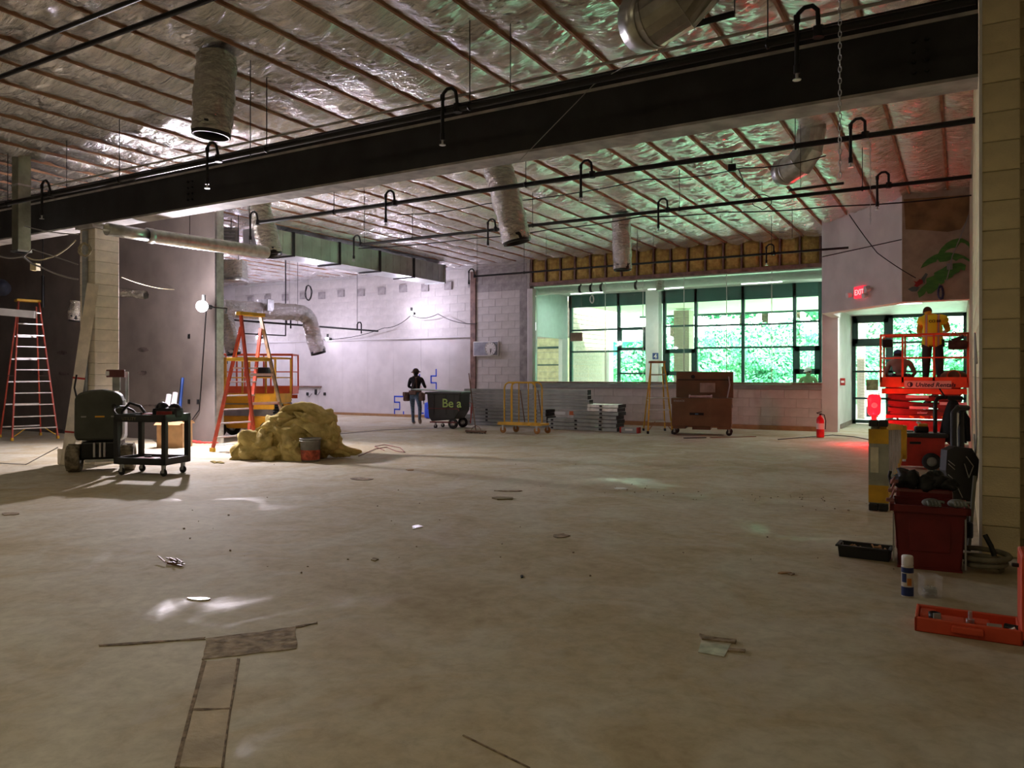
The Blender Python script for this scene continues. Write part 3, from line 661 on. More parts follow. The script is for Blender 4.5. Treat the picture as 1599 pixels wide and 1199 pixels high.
wire_loop(131, 390, 12.2, .09, .10, 'brown cable loop hung on the head of the left pillar', M_PIERM, 3, .01, False)
wire_loop(924, 467, 23.5, .05, .12, 'small white coil of wire hanging behind the glass screen', M_WHITE, 2, .012, False)
wire_loop(1190, 315, 14, .17, .13, 'thin black wire loop hanging from the cable near the elbow', M_BLACK, 1, .008)
jb_ = D(55, 417, 12.9); tag(MB().rbox((0, 0, 0), (.12, .1, .12), .01).build('junction_box', M_PIER, None, jb_, .3), 'square pale junction box hanging on cables at upper left', 'junction box')
jb_ = D(1143, 262, 12.7); tag(MB().rbox((0, 0, 0), (.13, .1, .12), .02).tube([(0, 0, 0), (.1, 0, -.02), (.17, 0, -.2), (.2, 0, -.34)], .008, 5).cyl((0, 0, 0), (0, 0, 5.14-jb_.z), .005, n=4).build('junction_box', M_BLACK, None, jb_, .3), 'black junction box with a dangling tail under the far foil', 'junction box')
# hanging chains
def chain(px, ya, yb, t, label, Z=.045):
    top = D(px, ya, t); L = (yb-ya)/F*t; n = int(L/Z); q = MB()
    for i in range(n):
        c = (0, 0, -i*Z); a = (i % 2)*pi/2
        q.tube([(cos(a)*.011*cos(b), sin(a)*.011*cos(b), c[2]+.026*sin(b)) for b in [2*pi*k/8 for k in range(8)]], .0035, 4, closed=True)
    return tag(q.build('hanging_chain', M_GALV, None, top), label, 'chain')
chain(1311.5, -20, 283, 5.9, 'long steel chain hanging in front of the beam from the top edge')
chain(1359, 172, 355, 12, 'dark steel chain hanging before the red-lit foil')
tag(MB().cyl(D(1232, 297, 11), D(1317, 286, 11), .02, n=8).cyl(D(1250, 295, 11), D(1250, 295, 11)+V((0, 0, 5.08-D(1250, 295, 11).z)), .004, n=4).build('pipe_stub', M_BLACK), 'short black rod hanging just under the metal elbow', 'pipe')

# round ducts
def gores(q, pts, r, n=20):
    pts = [V(p) for p in pts]; k = len(pts)
    rings = []; up = V((0, 0, 1))
    for i, p in enumerate(pts):
        a = pts[max(0, i-1)]; b = pts[min(k-1, i+1)]; d = (b-a).normalized()
        x = d.cross(V((.2, 1, .1))).normalized(); y = x.cross(d).normalized()
        rings.append([p+x*cos(2*pi*j/n)*r+y*sin(2*pi*j/n)*r for j in range(n)])
    vs = [v for rg in rings for v in rg]
    q.add(vs, [(i*n+j, i*n+(j+1) % n, (i+1)*n+(j+1) % n, (i+1)*n+j) for i in range(k-1) for j in range(n)], False)
    for i in range(1, k-1): q.tube([v+(v-pts[i])*.01 for v in rings[i]], .006, 4, closed=True)
    return q
e2 = thing('duct_elbow', 'large dull sheet metal duct elbow hanging at the top edge', 'duct', D(1050, 0, 5.6))
o_ = D(1050, 0, 5.6)
gp = [D(1120, -90, 5.5), D(1090, -30, 5.5), D(1058, 6, 5.55), D(1022, 28, 5.65), D(998, 36, 5.78)]
gores(MB(), [p-o_ for p in gp], .21).build('elbow_body', metal('dull_duct_steel', (.42, .41, .38), .42, var=.15), e2)
MB().ring(gp[3]-o_, gp[4]-o_+(gp[4]-gp[3])*.02, .216, .20).build('mouth_collar', M_GALV, e2)
MB().cyl(gp[0]-o_, gp[0]-o_+V((0, 0, .9)), .21, n=20).build('riser', M_GALV, e2)
e1 = thing('duct_elbow', 'sheet metal elbow turning left, hanging under the far foil behind the sprinkler pipe', 'duct', D(1265, 190, 11.4)); o_ = D(1265, 190, 11.4)
gp = [D(1266, 150, 11.4), D(1267, 205, 11.4), D(1262, 235, 11.4), D(1248, 256, 11.5), D(1232, 266, 11.65), D(1222, 270, 11.8)]
gores(MB(), [p-o_ for p in gp], .205).build('elbow_body', M_GALV, e1); MB().ring(gp[-2]-o_, gp[-1]-o_, .212, .195).build('mouth_collar', M_GALV, e1)
# flexible foil ducts
M_FLEX = None
def flex_mat():
    m = M_FOIL.copy(); m.name = 'flex_duct_foil'; n = m.node_tree.nodes
    for x in n:
        if x.type == 'MAPPING': x.inputs['Scale'].default_value = (5, 5, 9)
        if x.type == 'BUMP': x.inputs['Distance'].default_value = .07
        if x.type == 'BSDF_PRINCIPLED': x.inputs['Metallic'].default_value = 1
        if x.type == 'VALTORGB': x.color_ramp.elements[0].color = (.50, .48, .44, 1); x.color_ramp.elements[1].color = (.72, .70, .67, 1)
        if x.type == 'TEX_VORONOI': x.inputs['Scale'].default_value = 18
    return m
M_FLEX = flex_mat()
def flex(label, pts, r, seed=0, bottom=True, cat='duct', mouth=True):
    pts = [V((p[0], p[1], min(p[2], 5.105))) for p in pts]; o = pts[0].copy(); t = thing('flexible_duct', label, cat, o)
    fine = []; L = 0
    for a, b in zip(pts[:-1], pts[1:]):
        n = max(3, int((b-a).length/.025)); fine += [a.lerp(b, i/n) for i in range(n)]
    fine.append(pts[-1]); n = 22; vs = []; k = len(fine); rr = random.Random(seed)
    # smooth the centre line
    for _ in range(6): fine = [fine[0]]+[(fine[i-1]+fine[i]*2+fine[i+1])/4 for i in range(1, k-1)]+[fine[-1]]
    up = V((0, 1, .1))
    for i, p in enumerate(fine):
        d = (fine[min(k-1, i+1)]-fine[max(0, i-1)]).normalized(); x = d.cross(up).normalized(); y = x.cross(d).normalized(); up = y
        for j in range(n):
            a = 2*pi*j/n; w = (.5+.5*sin(i*2*pi/3.2))*.006+noise.noise(V((cos(a)*2+seed, sin(a)*2, i*.14)))*.03
            w += noise.noise(V((cos(a)*5+seed, sin(a)*5, i*.5)))*.012
            vs.append(p+x*cos(a)*(r+w)+y*sin(a)*(r+w)-o)
    q = MB(); q.add(vs, [(i*n+j, i*n+(j+1) % n, (i+1)*n+(j+1) % n, (i+1)*n+j) for i in range(k-1) for j in range(n)], True)
    q.build('foil_sleeve', M_FLEX, t)
    if mouth:
        d = (fine[-1]-fine[-4]).normalized(); e = fine[-1]-o
        MB().ring(e-d*.10, e+d*.035, r*.97, r*.86, 22).build('inner_liner', M_BLACK, t)
        MB().cyl(e-d*.12, e-d*.11, r*.9, n=22).build('dark_opening', M_BLACK, t)
    return t
flex('largest silver flexible duct hanging in front of the beam with a black open mouth', [D(338, 60, 8.75), D(336, 130, 8.7), D(330, 208, 8.7)], .215, 1)
flex('silver flexible duct hanging at a slant by the left end of the box duct', [D(400, 300, 15.4), D(412, 350, 15.4), D(423, 397, 15.4)], .225, 2)
flex('silver flexible duct slanting down in the middle of the hall with a black mouth', [D(772, 235, 12.7), D(785, 290, 12.6), D(800, 345, 12.6), D(807, 376, 12.6)], .235, 3)
flex('pinkish silver flexible duct hanging straight before the yellow wool header', [D(970, 325, 17.4), D(971, 380, 17.4), D(972, 420, 17.4)], .205, 4)
flex('crumpled silver duct running level then dropping in the lit far bay', [D(335, 480, 20.6), D(400, 485, 22), D(470, 488, 23.6), D(482, 496, 23.8), D(490, 525, 24), D(497, 551, 24)], .24, 5)
flex('short silver duct hanging behind the red platform ladder', [D(352, 492, 21), D(358, 515, 21), D(365, 552, 21)], .19, 6)
flex('silver duct end hanging against the partition left of the pillar', [D(122, 470, 17.0), D(118, 500, 17.0)], .15, 7)
flex('short level silver duct stub right of the pillar head', [D(185, 457, 17.0), D(208, 458, 16.9), D(228, 461, 16.8)], .085, 8, mouth=False)
tag(MB().rbox((0, 0, 0), (.34, .3, .34), .01).build('duct_box', M_GALV, None, D(415, 477, 22.2), .2), 'small sheet metal box joined on the crumpled level duct', 'duct box')
# straight round duct beside the pillar head
rd = thing('round_duct', 'smooth round metal duct with a black open end passing the head of the pillar', 'duct', (-11.55, 7.2, 3.78)); 
MB().ring((0, 0, 0), (0, .75, .01), .10, .09).build('end_section', M_GALV, rd); MB().cyl((0, .12, 0), (0, .14, 0), .092, n=18).build('dark_opening', M_BLACK, rd)
MB().cyl((0, .7, .01), (0, 3.2, .07), .118, n=20).ring((0, .68, .01), (0, .78, .01), .126, .1).build('long_section', M_GALV, rd)
MB().cyl((0, 1.5, .1), (0, 1.5, 1.4), .005, n=5).cyl((0, 2.8, .1), (0, 2.8, 1.4), .005, n=5).build('hanger_wire', M_BLACK, rd)
sq = thing('square_duct', 'upright square sheet metal duct hanging at the far left before the beam', 'duct', (-13.6, 7.0, 3.55))
MB().bbox((-.11, -.11, 0), (.09, .09, 1.65)).build('duct_body', metal('green_grey_duct', (.42, .44, .34), .5, var=.1), sq); MB().bbox((-.125, -.125, 0), (.105, .105, .03)).bbox((-.125, -.125, 1.1), (.105, .105, 1.13)).build('flange', M_GALV, sq)
# box duct of sheet metal
bd = thing('box_duct', 'long galvanised box duct with dark flanges hanging under the foil', 'duct', (-14.5, 13.0, 4.5))
MB().bbox((-.75, 0, 0), (0, 7.5, .57)).build('duct_body', metal('sheet_metal', (.66, .72, .70), .30, var=.1, scale=2), bd)
for i in range(22):
    MB().bbox((-.002, .25+i*.33, .02), (.006, .262+i*.33, .56)).build('seam', M_GALV, bd)
for px in (458, 530, 593, 646, 694):
    y = WX(px, 400, -14.5).y-13.0; MB().bbox((-.78, y-.03, -.03), (.035, y+.03, .585)).build('flange', M_DARKSTEEL if px < 694 else M_GALV, bd)
vb = thing('foil_box', 'small square duct end wrapped in foil at the top of the partition', 'duct', D(363, 421, 17.6)); 
MB().rbox((0, 0, 0), (.58, .4, .42), .02, YAW).build('wrapped_body', M_FLEX, vb); MB().cyl((.2, 0, .2), (.2, 0, 5.14-vb.location.z), .008, n=5).build('hanger_rod', M_BLACK, vb); MB().rbox((0, -.02, -.24), (.6, .54, .06), .01, YAW).build('flange', M_GALV, vb)
lv = thing('air_register', 'dark louvred air register high behind the foil-wrapped duct end', 'vent', D(352, 372, 18))
MB().box((0, 0, 0), (.62, .06, .5), (0, 0, YAW)).build('register_frame', M_STUD, lv); MB().cyl((.2, 0, .2), (.2, 0, 5.14-lv.location.z), .008, n=5).build('hanger_rod', M_BLACK, lv)
for i in range(6): MB().box((0, -.05, -.2+i*.08), (.54, .04, .03), (.5, 0, YAW)).build('louvre', M_GALV, lv)
# white pipe with straps behind the glass
wp = thing('white_duct', 'white round duct strapped under the corridor ceiling behind the glass', 'duct', (-12.4, 22.2, 4.22))
MB().cyl((0, 0, 0), (9.3, 0, 0), .12, n=18).build('duct_body', M_WHITE, wp)
for px in (907, 924, 940, 994): x = xat(px, 22.2)+12.4; MB().ring((x-.04, 0, 0), (x+.04, 0, 0), .13, .12).bbox((x-.02, -.01, .1), (x+.02, .01, .195)).build('strap', M_BLACK, wp)
x = xat(1031, 22.1)+12.4; MB().cyl((x, -.1, .1), (x, -.1, -.2), .13, n=14).build('branch_end', M_FLEX, wp)
# thin rods of old ceiling grid hanging behind and before
for i, (px, ya, yb, t) in enumerate(((391, 165, 245, 9), (797, 68, 152, 8), (104, 228, 300, 12), (569, 318, 384, 14), (853, 330, 420, 20), (1020, 360, 425, 20), (452, 410, 500, 24), (1237, 345, 372, 17), (745, 385, 440, 20))):
    q_ = D(px, yb, t); tag(MB().cyl((q_.x, q_.y, 5.2), q_, .005, n=5).build('hanger_wire', M_BLACK), 'thin straight hanger wire left over under the foil ceiling', 'wire', 'leftover hanger wires')

# ================================================================ LAMPS, SIGNS, WALL THINGS
M_BULB = mat('lit_bulb', (1, 1, 1), .4, var=0, emit=(.92, .86, 1), es=30)
def bulb(label, loc, r=.09, out=(0, -1, 0)):
    t = thing('work_light', label, 'lamp', loc); o = V(out)
    MB().ball(o*.02, r, 12, 8).build('glowing_bulb', M_BULB, t)
    MB().cyl(o*-.02+V((0, 0, r)), (o*-.02+V((0, 0, r+.12))), .04, n=10).cyl(o*-.06, o*-.20, .05, n=10).build('lamp_socket', M_BLKPL, t)
    if r > .11: MB().cyl((0, .1, 0), (0, .6, 0), .015, n=6).cyl((0, .6, 0), (-.05, .62, -.1), .02, n=6).build('wall_bracket', M_BLKPL, t)
    return t
bulb('brightest bare work lamp at the edge of the tan partition', (-13.60, 10.56, 2.92), .12)
bulb('bare work lamp high on the back wall near the corner', W(642, 489, 21.56), .08)
bulb('bare work lamp behind the red platform ladder', W(403, 527, 21.5), .07)
bulb('bare work lamp on the back wall right of the dropping duct', W(511, 529, 21.5), .06)
# clock panel
ck = thing('clock_panel', 'white speaker panel with a round wall clock on the block wall', 'clock', W(759.5, 544.5, YB-.01)); o_ = W(759.5, 544.5, YB-.01)
s_ = (W(779, 545, YB).x-W(740, 545, YB).x)/2; h_ = 11.5/F*25.6
MB().rbox((0, -.02, 0), (s_*2, .06, h_*2), .008).build('panel_frame', M_WHITE, ck); MB().rbox((0, -.052, 0), (s_*1.86, .01, h_*1.75), .003).build('grille', mat('grey_grille', (.33, .35, .42), .5), ck)
cx = s_*.44; cf = MB().cyl((cx, -.05, 0), (cx, -.10, 0), h_*.84, n=28).build('clock_face', M_WHITE, ck)
MB().ring((cx, -.05, 0), (cx, -.11, 0), h_*.9, h_*.82, 28).build('clock_rim', M_GALV, ck)
hn = MB(); hn.box((cx+.0, -.105, -h_*.25), (.016, .004, h_*.5)); hn.box((cx+.03, -.105, -h_*.3), (.012, .004, h_*.6), (0, .25, 0)); hn.build('clock_hands', M_BLACK, cf)
for i in range(12): a = 2*pi*i/12; MB().box((cx+cos(a)*h_*.7, -.102, sin(a)*h_*.7), (.014, .003, .03), (0, -a+pi/2, 0)).build('hour_mark', M_BLACK, cf)
# exit sign
C_ = W(1343, 456, 18.7)
ex = thing('exit_sign', 'glowing red EXIT sign with twin lamp heads on the bulkhead', 'sign', C_, atan2(-2.4, 1.87))
MB().rbox((0, 0, 0), (.40, .06, .26), .01).build('sign_face', mat('red_lit_face', (.9, .02, .04), .5, var=0, emit=(1, .03, .06), es=1.2), ex)
text_mesh('sign_letters', 'EXIT', .17, mat('letter_glow', (1, .5, .5), .5, var=0, emit=(1, .42, .42), es=1.2), ex, (-.165, -.033, -.06), (pi/2, 0, 0), .002, bold=.003)
MB().rbox((.26, -.01, .03), (.12, .09, .16), .02).build('battery_box', M_WHITE, ex); 
for x, z in ((.30, -.1), (.38, .03), (-.32, -.03)): MB().cyl((x, -.02, z), (x, -.12, z-.02), .05, .06, n=14).cyl((x, 0, z), (x*.7, 0, z), .012, n=6).build('lamp_head', M_WHITE, ex)
# number sign on the white column
o_ = W(1023.5, 556, EY-.36)
ns = thing('number_sign', 'blue square sign with a white number on the white column', 'sign', o_)
MB().rbox((0, 0, 0), (.21, .015, .22), .004).build('plate', mat('blue_sign', (.02, .08, .28), .5, var=0), ns)
text_mesh('numeral', '4', .22, M_WHITE, ns, (0, -.01, -.078), (pi/2, 0, 0), .002, 'CENTER', .004)
o_ = W(900, 526, YB+.6)
rsn = tag(MB().rbox((0, 0, 0), (.42, .03, .27), .005).cyl((-.18, 0, .1), (-.18, 0, 4.42-o_.z), .004, n=4).cyl((.18, 0, .1), (.18, 0, 4.42-o_.z), .004, n=4).build('hanging_sign', mat('dull_red_sign', (.36, .17, .15), .6), None, o_), 'plain dull red board hanging behind the left glass pane', 'sign')
# red fire pull and notices in the vestibule
fa = thing('alarm_box', 'small red alarm call box on the white vestibule wall', 'alarm', W(1315, 596, 23.0)+V((.02, 0, 0)))
MB().rbox((0, 0, 0), (.12, .1, .2), .01).build('box_body', M_RED, fa); MB().rbox((.0, -.055, 0), (.08, .015, .06), .004).build('lever', M_WHITE, fa)
# ceiling smoke detector in red light
tag(MB().lathe((0, 0, 0), [(0, -.07), (.09, -.065), (.14, -.02), (.14, 0)]).build('smoke_detector', M_WHITE, None, (-.62, 18.6, 3.3)), 'round white smoke detector on the vestibule ceiling over the vested man', 'smoke detector')
# extinguisher
fe = thing('fire_extinguisher', 'red fire extinguisher standing on the floor by the pink-lit wall', 'fire extinguisher', G(1281, 683))
MB().lathe((0, 0, 0), [(0, 0), (.085, .005), (.09, .03), (.09, .42), (.07, .48), (.03, .51), (.03, .53), (0, .53)]).build('cylinder_body', mat('extinguisher_red', (.70, .01, .02), .3), fe)
MB().cyl((0, 0, .52), (0, 0, .57), .025, n=10).box((-.03, 0, .60), (.12, .02, .02), (0, -.3, 0)).box((-.02, 0, .57), (.1, .02, .015)).build('valve_lever', M_BLACK, fe)
MB().tube([(.02, 0, .56), (.09, 0, .54), (.12, 0, .4), (.11, 0, .2)], .012, 6).build('hose', M_RUBBER, fe)
MB().cyl((0, 0, .2), (0, 0, .34), .0915, n=20, caps=False).build('paper_label', M_WHITE, fe)
# blue tape layout on the far wall
def tape(pts, label, Y=21.69):
    q = MB(); P = [W(*p, Y) for p in pts]
    for a, b in zip(P[:-1], P[1:]):
        q.bbox((min(a.x, b.x)-.022, Y, min(a.z, b.z)-.022), (max(a.x, b.x)+.022, Y+.004, max(a.z, b.z)+.022))
    return tag(q.build('tape_outline', M_BLUET), label, 'tape')
tape([(632, 619), (616, 619), (616, 628), (624, 628), (624, 639), (616, 639), (616, 648), (624.5, 648), (624.5, 655)], 'stepped blue tape outline on the wall left of the walking man')
tape([(681, 577), (681, 587), (673, 587), (673, 597.5), (681, 597.5), (681, 609), (673, 609)], 'stepped blue tape outline above the tilt cart')
tape([(647, 576), (647, 590)], 'short blue tape strip beside the cap of the walking man'); tape([(655, 585), (655, 600)], 'short blue tape strip at the shoulder of the walking man')
tape([(630, 643), (630, 656)], 'low short blue tape strip left of the walking man'); tape([(657, 630), (657, 645), (661, 645)], 'small blue tape corner between man and tilt cart')
bgp = W(671, 657, 21.3); bw_ = thing('blue_tool_bag', 'bright blue bag standing against the lit wall behind the tilt cart', 'bag', (bgp.x, 21.3, 0))
MB().rbox((0, 0, .28), (.34, .22, .56), .08).build('bag_body', M_BLUET, bw_); MB().tube([(-.08, 0, .54), (-.05, 0, .66), (.05, 0, .66), (.08, 0, .54)], .015, 6).build('handle', M_BLUET, bw_)
# outlets and a rail on the far wall
rl = W(458, 625, 21.68); r2 = W(502, 625, 21.68)
tag(MB().bbox((rl.x-1.5, 21.60, 1.02), (r2.x, 21.69, 1.07)).build('wall_rail', M_WOOD), 'thin brown rail fixed along the lit far wall', 'rail')
for i, px in enumerate((480, 493, 507)):
    p = W(px, 615 if i != 1 else 612, 21.68); q = MB().rbox((0, 0, 0), (.11, .03, .12 if i != 1 else .2), .01)
    if i < 2: q.tube([(0, -.02, -.03), (.12, -.03, -.12), (.26, -.02, .02)], .01, 5)
    tag(q.build('outlet_box', M_BLKPL, None, p), ('left dark outlet box with a loop of wire on the lit far wall', 'middle taller dark outlet box on the lit far wall', 'right dark outlet box on the lit far wall')[i], 'outlet')
# mural of banana leaves and a flower (a flat painted thing)
mu = thing('wall_mural', 'painted banana leaves and a red flower on the tan bulkhead wall', 'mural', (-.3, 17.57, 3.8)); o_ = V((-.3, 17.57, 3.8))
def flat(pts, m, nm, Y=17.575, th=.008):
    P = [W(1400+x/9.22, 350+y/9.22, Y)-o_ for x, y in pts]; return MB().prism(P, (0, 1, 0), th).build(nm, m, mu)
MG = mat('painted_leaf', (.085, .26, .045), .6, var=.25, scale=6, col2=(.045, .17, .03), stretch=(1, 1, 3))
flat([(600, 420), (640, 350), (720, 270), (800, 225), (880, 205), (950, 205), (1030, 250), (1080, 320), (1090, 420), (1090, 850), (1065, 850), (1060, 420), (1040, 320), (980, 275), (930, 262), (900, 290), (870, 335), (790, 345), (720, 375), (690, 410)], MG, 'painted_leaf')
flat([(345, 640), (380, 570), (450, 500), (540, 445), (620, 415), (760, 405), (880, 425), (980, 460), (1060, 515), (1050, 540), (960, 490), (900, 500), (860, 530), (800, 500), (720, 535), (620, 545), (590, 500), (570, 540), (480, 570), (430, 600), (370, 625)], MG, 'painted_leaf', 17.572)
flat([(325, 1060), (300, 980), (350, 920), (430, 850), (430, 780), (540, 740), (540, 700), (640, 650), (720, 600), (820, 565), (930, 555), (1000, 590), (985, 665), (950, 665), (925, 640), (900, 690), (830, 720), (800, 760), (720, 800), (690, 800), (690, 840), (640, 870), (610, 850), (600, 920), (540, 970), (500, 1000), (450, 1000), (430, 960), (400, 1010)], MG, 'painted_leaf', 17.568)
MBL = mat('painted_blue_leaf', (.12, .16, .15), .6, var=.1)
flat([(160, 935), (230, 900), (330, 905), (290, 965), (220, 970)], MBL, 'painted_petal'); flat([(350, 790), (420, 700), (450, 720), (410, 800), (400, 860)], MBL, 'painted_petal')
flat([(240, 815), (290, 830), (330, 790), (375, 800), (380, 850), (330, 880), (300, 905), (250, 890), (275, 850)], mat('painted_red', (.38, .02, .02), .6), 'painted_flower', 17.566)
tag(MB().rbox((0, 0, 0), (.10, .03, .12), .005).build('wall_tag', M_CABLE, None, W(1483, 416, 17.55)), 'small pale card hung over the painted leaves', 'card')

# ================================================================ LADDERS
def rail_ch(q, a, b, w=.075, d=.03):
    a = V(a); b = V(b); z = (b-a).normalized(); x = V((0, 1, 0)); x = (x-z*x.dot(z)).normalized(); y = z.cross(x)
    m = Matrix((y, x, z)).transposed()
    return q.box((a+b)/2, (w, d, (b-a).length), m)
def step_ladder(label, loc, rotz, H, wb, wt, spread, n, mr, mtop, mfoot, back_rungs=True, platform=None):
    """wb/wt widths along local y at the base/top; the climbing side faces -x"""
    t = thing('step_ladder', label, 'ladder', loc, rotz)
    top = H-.05
    for s in (-1, 1):
        rail_ch(MB(), (-spread/2, s*wb/2, .03), (-.08, s*wt/2, top)).build('rail', mr, t)
        rail_ch(MB(), (spread/2, s*wb*.46, .03), (.08, s*wt/2*.9, top-.1), .05).build('rear_rail', mr, t)
        MB().rbox((-spread/2, s*wb/2, .035), (.11, .05, .07), .01).build('foot', mfoot, t); MB().rbox((spread/2, s*wb*.46, .035), (.09, .05, .07), .01).build('foot', mfoot, t)
    MB().rbox((0, 0, H-.03), (.26, wt+.08, .06), .015).build('top_cap', mtop, t)
    for i in range(1, n+1):
        f = i/(n+1); x = -spread/2+(spread/2-.08)*f; w = wb+(wt-wb)*f; z = top*f
        MB().bbox((x-.045, -w/2, z-.012), (x+.045, w/2, z+.012)).build('step', M_ALU, t)
    if back_rungs:
        for i in range(1, n+1, 2):
            f = i/(n+1); x = spread/2-(spread/2-.08)*f; w = (wb+(wt-wb)*f)*.92; z = top*f
            MB().bbox((x-.015, -w/2, z-.03), (x+.015, w/2, z)).build('rear_brace', M_ALU, t)
    for s in (-1, 1): MB().cyl((-spread*.27, s*wb*.38, H*.45), (spread*.27, s*wb*.35, H*.45), .01, n=6).build('spreader_bar', M_ALU, t)
    for s in (-1, 1): MB().cyl((-spread/2+.01, s*wb*.45, .1), (-spread/2+.03, s*wb*.2, H/(n+1)), .012, n=6).build('corner_brace', mtop, t)
    return t
c = (G(25, 688)+G(85, 685))/2
step_ladder('tall red fibreglass step ladder at far left with a white board across it', c+V((-.65, .17, 0)), radians(165), 3.28, .92, .42, 1.35, 11, M_LRED, M_YEL, M_YEL)
pb = thing('white_board', 'long white board laid across the upper rungs of the tall red ladder', 'board', D(-5, 487, 17.2)); d_ = D(60, 495, 17.2)-D(-40, 482, 17.2)
MB().box((d_.x*.1, d_.y*.1, 0), (d_.length, .1, .16), (0, radians(5), atan2(d_.y, d_.x))).build('plank', M_WHITE, pb)
tag(MB().ball((0, 0, 0), .22, 14, 9, (1, .8, .75)).ball((.1, 0, -.05), .17).build('dark_bundle', mat('navy_cloth', (.012, .014, .025), .9), None, D(0, 447, 17.0)), 'dark cloth bundle hanging above the tall red ladder', 'bundle')
tag(MB().cyl((0, 0, 0), (0, 0, .75), .035, n=10).cyl((0, 0, .75), (0, 0, 1.9), .012, n=6).build('hanging_rod', M_BLACK, None, D(67, 480, 18.2)), 'dark vertical pipe hanging before the partition right of the tall red ladder', 'pipe')
# platform ladder by the wool pile
plt = thing('platform_ladder', 'tall red and yellow platform ladder behind the heap of glass wool', 'ladder', (-11.95, 10.4, 0))
hz0 = 2.42
for s in (-1, 1):
    y0_ = s*.42; y1 = s*.24
    rail_ch(MB(), (-.62, y0_, .03), (-.02, y1, hz0)).build('rail', M_LRED, plt)
    rail_ch(MB(), (.60, y0_, .03), (-.03, y1, 2.66)).build('rail', M_LRED if s < 0 else mat('worn_tan_rail', (.36, .24, .14), .5, var=.25), plt)
    MB().rbox((-.62, y0_, .04), (.12, .06, .08), .01).build('foot', M_YEL, plt); MB().rbox((.60, y0_, .04), (.12, .06, .08), .01).build('foot', M_YEL, plt)
MB().rbox((-.03, 0, 2.68), (.14, .62, .07), .015).build('top_cap', M_YEL, plt)
MB().rbox((-.08, 0, 1.80), (.55, .62, .07), .01).build('platform', M_YEL, plt)
for i in range(6):
    z = .28+i*.27; x = -.62+.6*z/hz0; w = .84-.36*z/hz0
    MB().bbox((x-.05, -w/2, z-.013), (x+.05, w/2, z+.013)).build('step', M_ALU, plt)
for z in (.35, .95, 1.5): x = .60-.63*z/2.66; w = .84-.36*z/2.66; MB().bbox((x-.015, -w/2, z-.025), (x+.015, w/2, z+.025)).build('rear_brace', M_ALU, plt)
# yellow ladder before the knee wall
c = (G(1013, 678)+G(1052, 678)+G(1002, 672)+G(1038, 672))/4
step_ladder('yellow step ladder standing alone before the knee wall', c, radians(118), 1.86, .62, .34, 1.05, 5, M_YEL, mat('ladder_cap_brown', (.38, .20, .10), .6), M_RUBBER)
# ladder lying on its side at the right
a = G(1372, 797); b = G(1404, 736)
d_ = V((b.x-a.x, b.y-a.y, 0)); L = 3.4; ang = atan2(d_.y, d_.x)
ll = thing('folded_step_ladder', 'folded yellow and grey step ladder lying on its side at right', 'ladder', a, ang)
M_GREYF = mat('pale_grey_fibreglass', (.40, .42, .34), .55, var=.15, scale=4)
for k, y in enumerate((-.045, .045)):
    for s in (0, 1):
        za = (.05, .93)[s]; zb_ = (.30, .72)[s]
        q = MB(); n_ = (V((L, y, zb_))-V((0, y, za)))
        q.prism([(0, y-.035, za-.04), (L, y-.035, zb_-.035), (L, y-.035, zb_+.035), (0, y-.035, za+.04)], (0, 1, 0), .07)
        q.build('rail', M_YEL if k == 0 else M_GREYF, ll)
    for i in range(8):
        x = .28+i*.38; f = x/L; MB().bbox((x-.04, y-.03, .05+.25*f), (x+.04, y+.03, .93-.21*f)).build('step', M_ALU, ll)
MB().bbox((-.02, -.10, .08), (.02, .10, .9)).build('lower_step', M_GREYF, ll)
MB().bbox((-.028, -.10, .74), (.02, .10, .9)).build('corner_cover', M_YEL, ll); MB().bbox((-.028, -.10, .09), (.02, .10, .28)).build('corner_cover', M_YEL, ll)
MB().bbox((-.034, .0, .42), (-.026, .08, .70)).build('paper_label', mat('cream_label', (.75, .72, .55), .6), ll)
for z in (.02, .955):
    for y in (-.05, .05): MB().rbox((-.01, y, z+(.02 if z < .5 else .01)), (.13, .09, .07), .01).build('rubber_foot', M_RUBBER, ll)
MB().rbox((L, 0, .5), (.08, .26, .5), .01).build('top_cap', M_YEL, ll)

# ================================================================ EQUIPMENT ON THE FLOOR, LEFT
def wheel(name, c, r, w, m, par, axis='Y', hub=M_GALV, n=20, rz=0):
    q = MB(); q.lathe((0, 0, 0), [(r*.55, -w/2), (r*.9, -w/2), (r, -w*.3), (r, w*.3), (r*.9, w/2), (r*.55, w/2), (r*.55, -w/2)], n, axis)
    o = q.build(name, m, par, c, rz); h = MB().lathe((0, 0, 0), [(0, -w*.4), (r*.56, -w*.42), (r*.56, w*.42), (0, w*.4)], n, axis).build('hub', hub, o); return o
def caster(par, x, y, r=.05, h=None, m=M_RUBBER, name='caster'):
    h = h or r*2.5
    q = MB().bbox((x-.03, y-.03, h-.012), (x+.03, y+.03, h)).bbox((x-.022, y-.024, r*.9), (x+.022, y-.018, h)).bbox((x-.022, y+.018, r*.9), (x+.022, y+.024, h)).cyl((x, y-.026, r), (x, y+.026, r), .008, n=6)
    o = q.build(name, M_GALV, par); MB().lathe((x, y, r), [(0, -.014), (r*.9, -.015), (r, -.009), (r, .009), (r*.9, .015), (0, .014)], 16, 'Y').build('wheel', m, o); return o
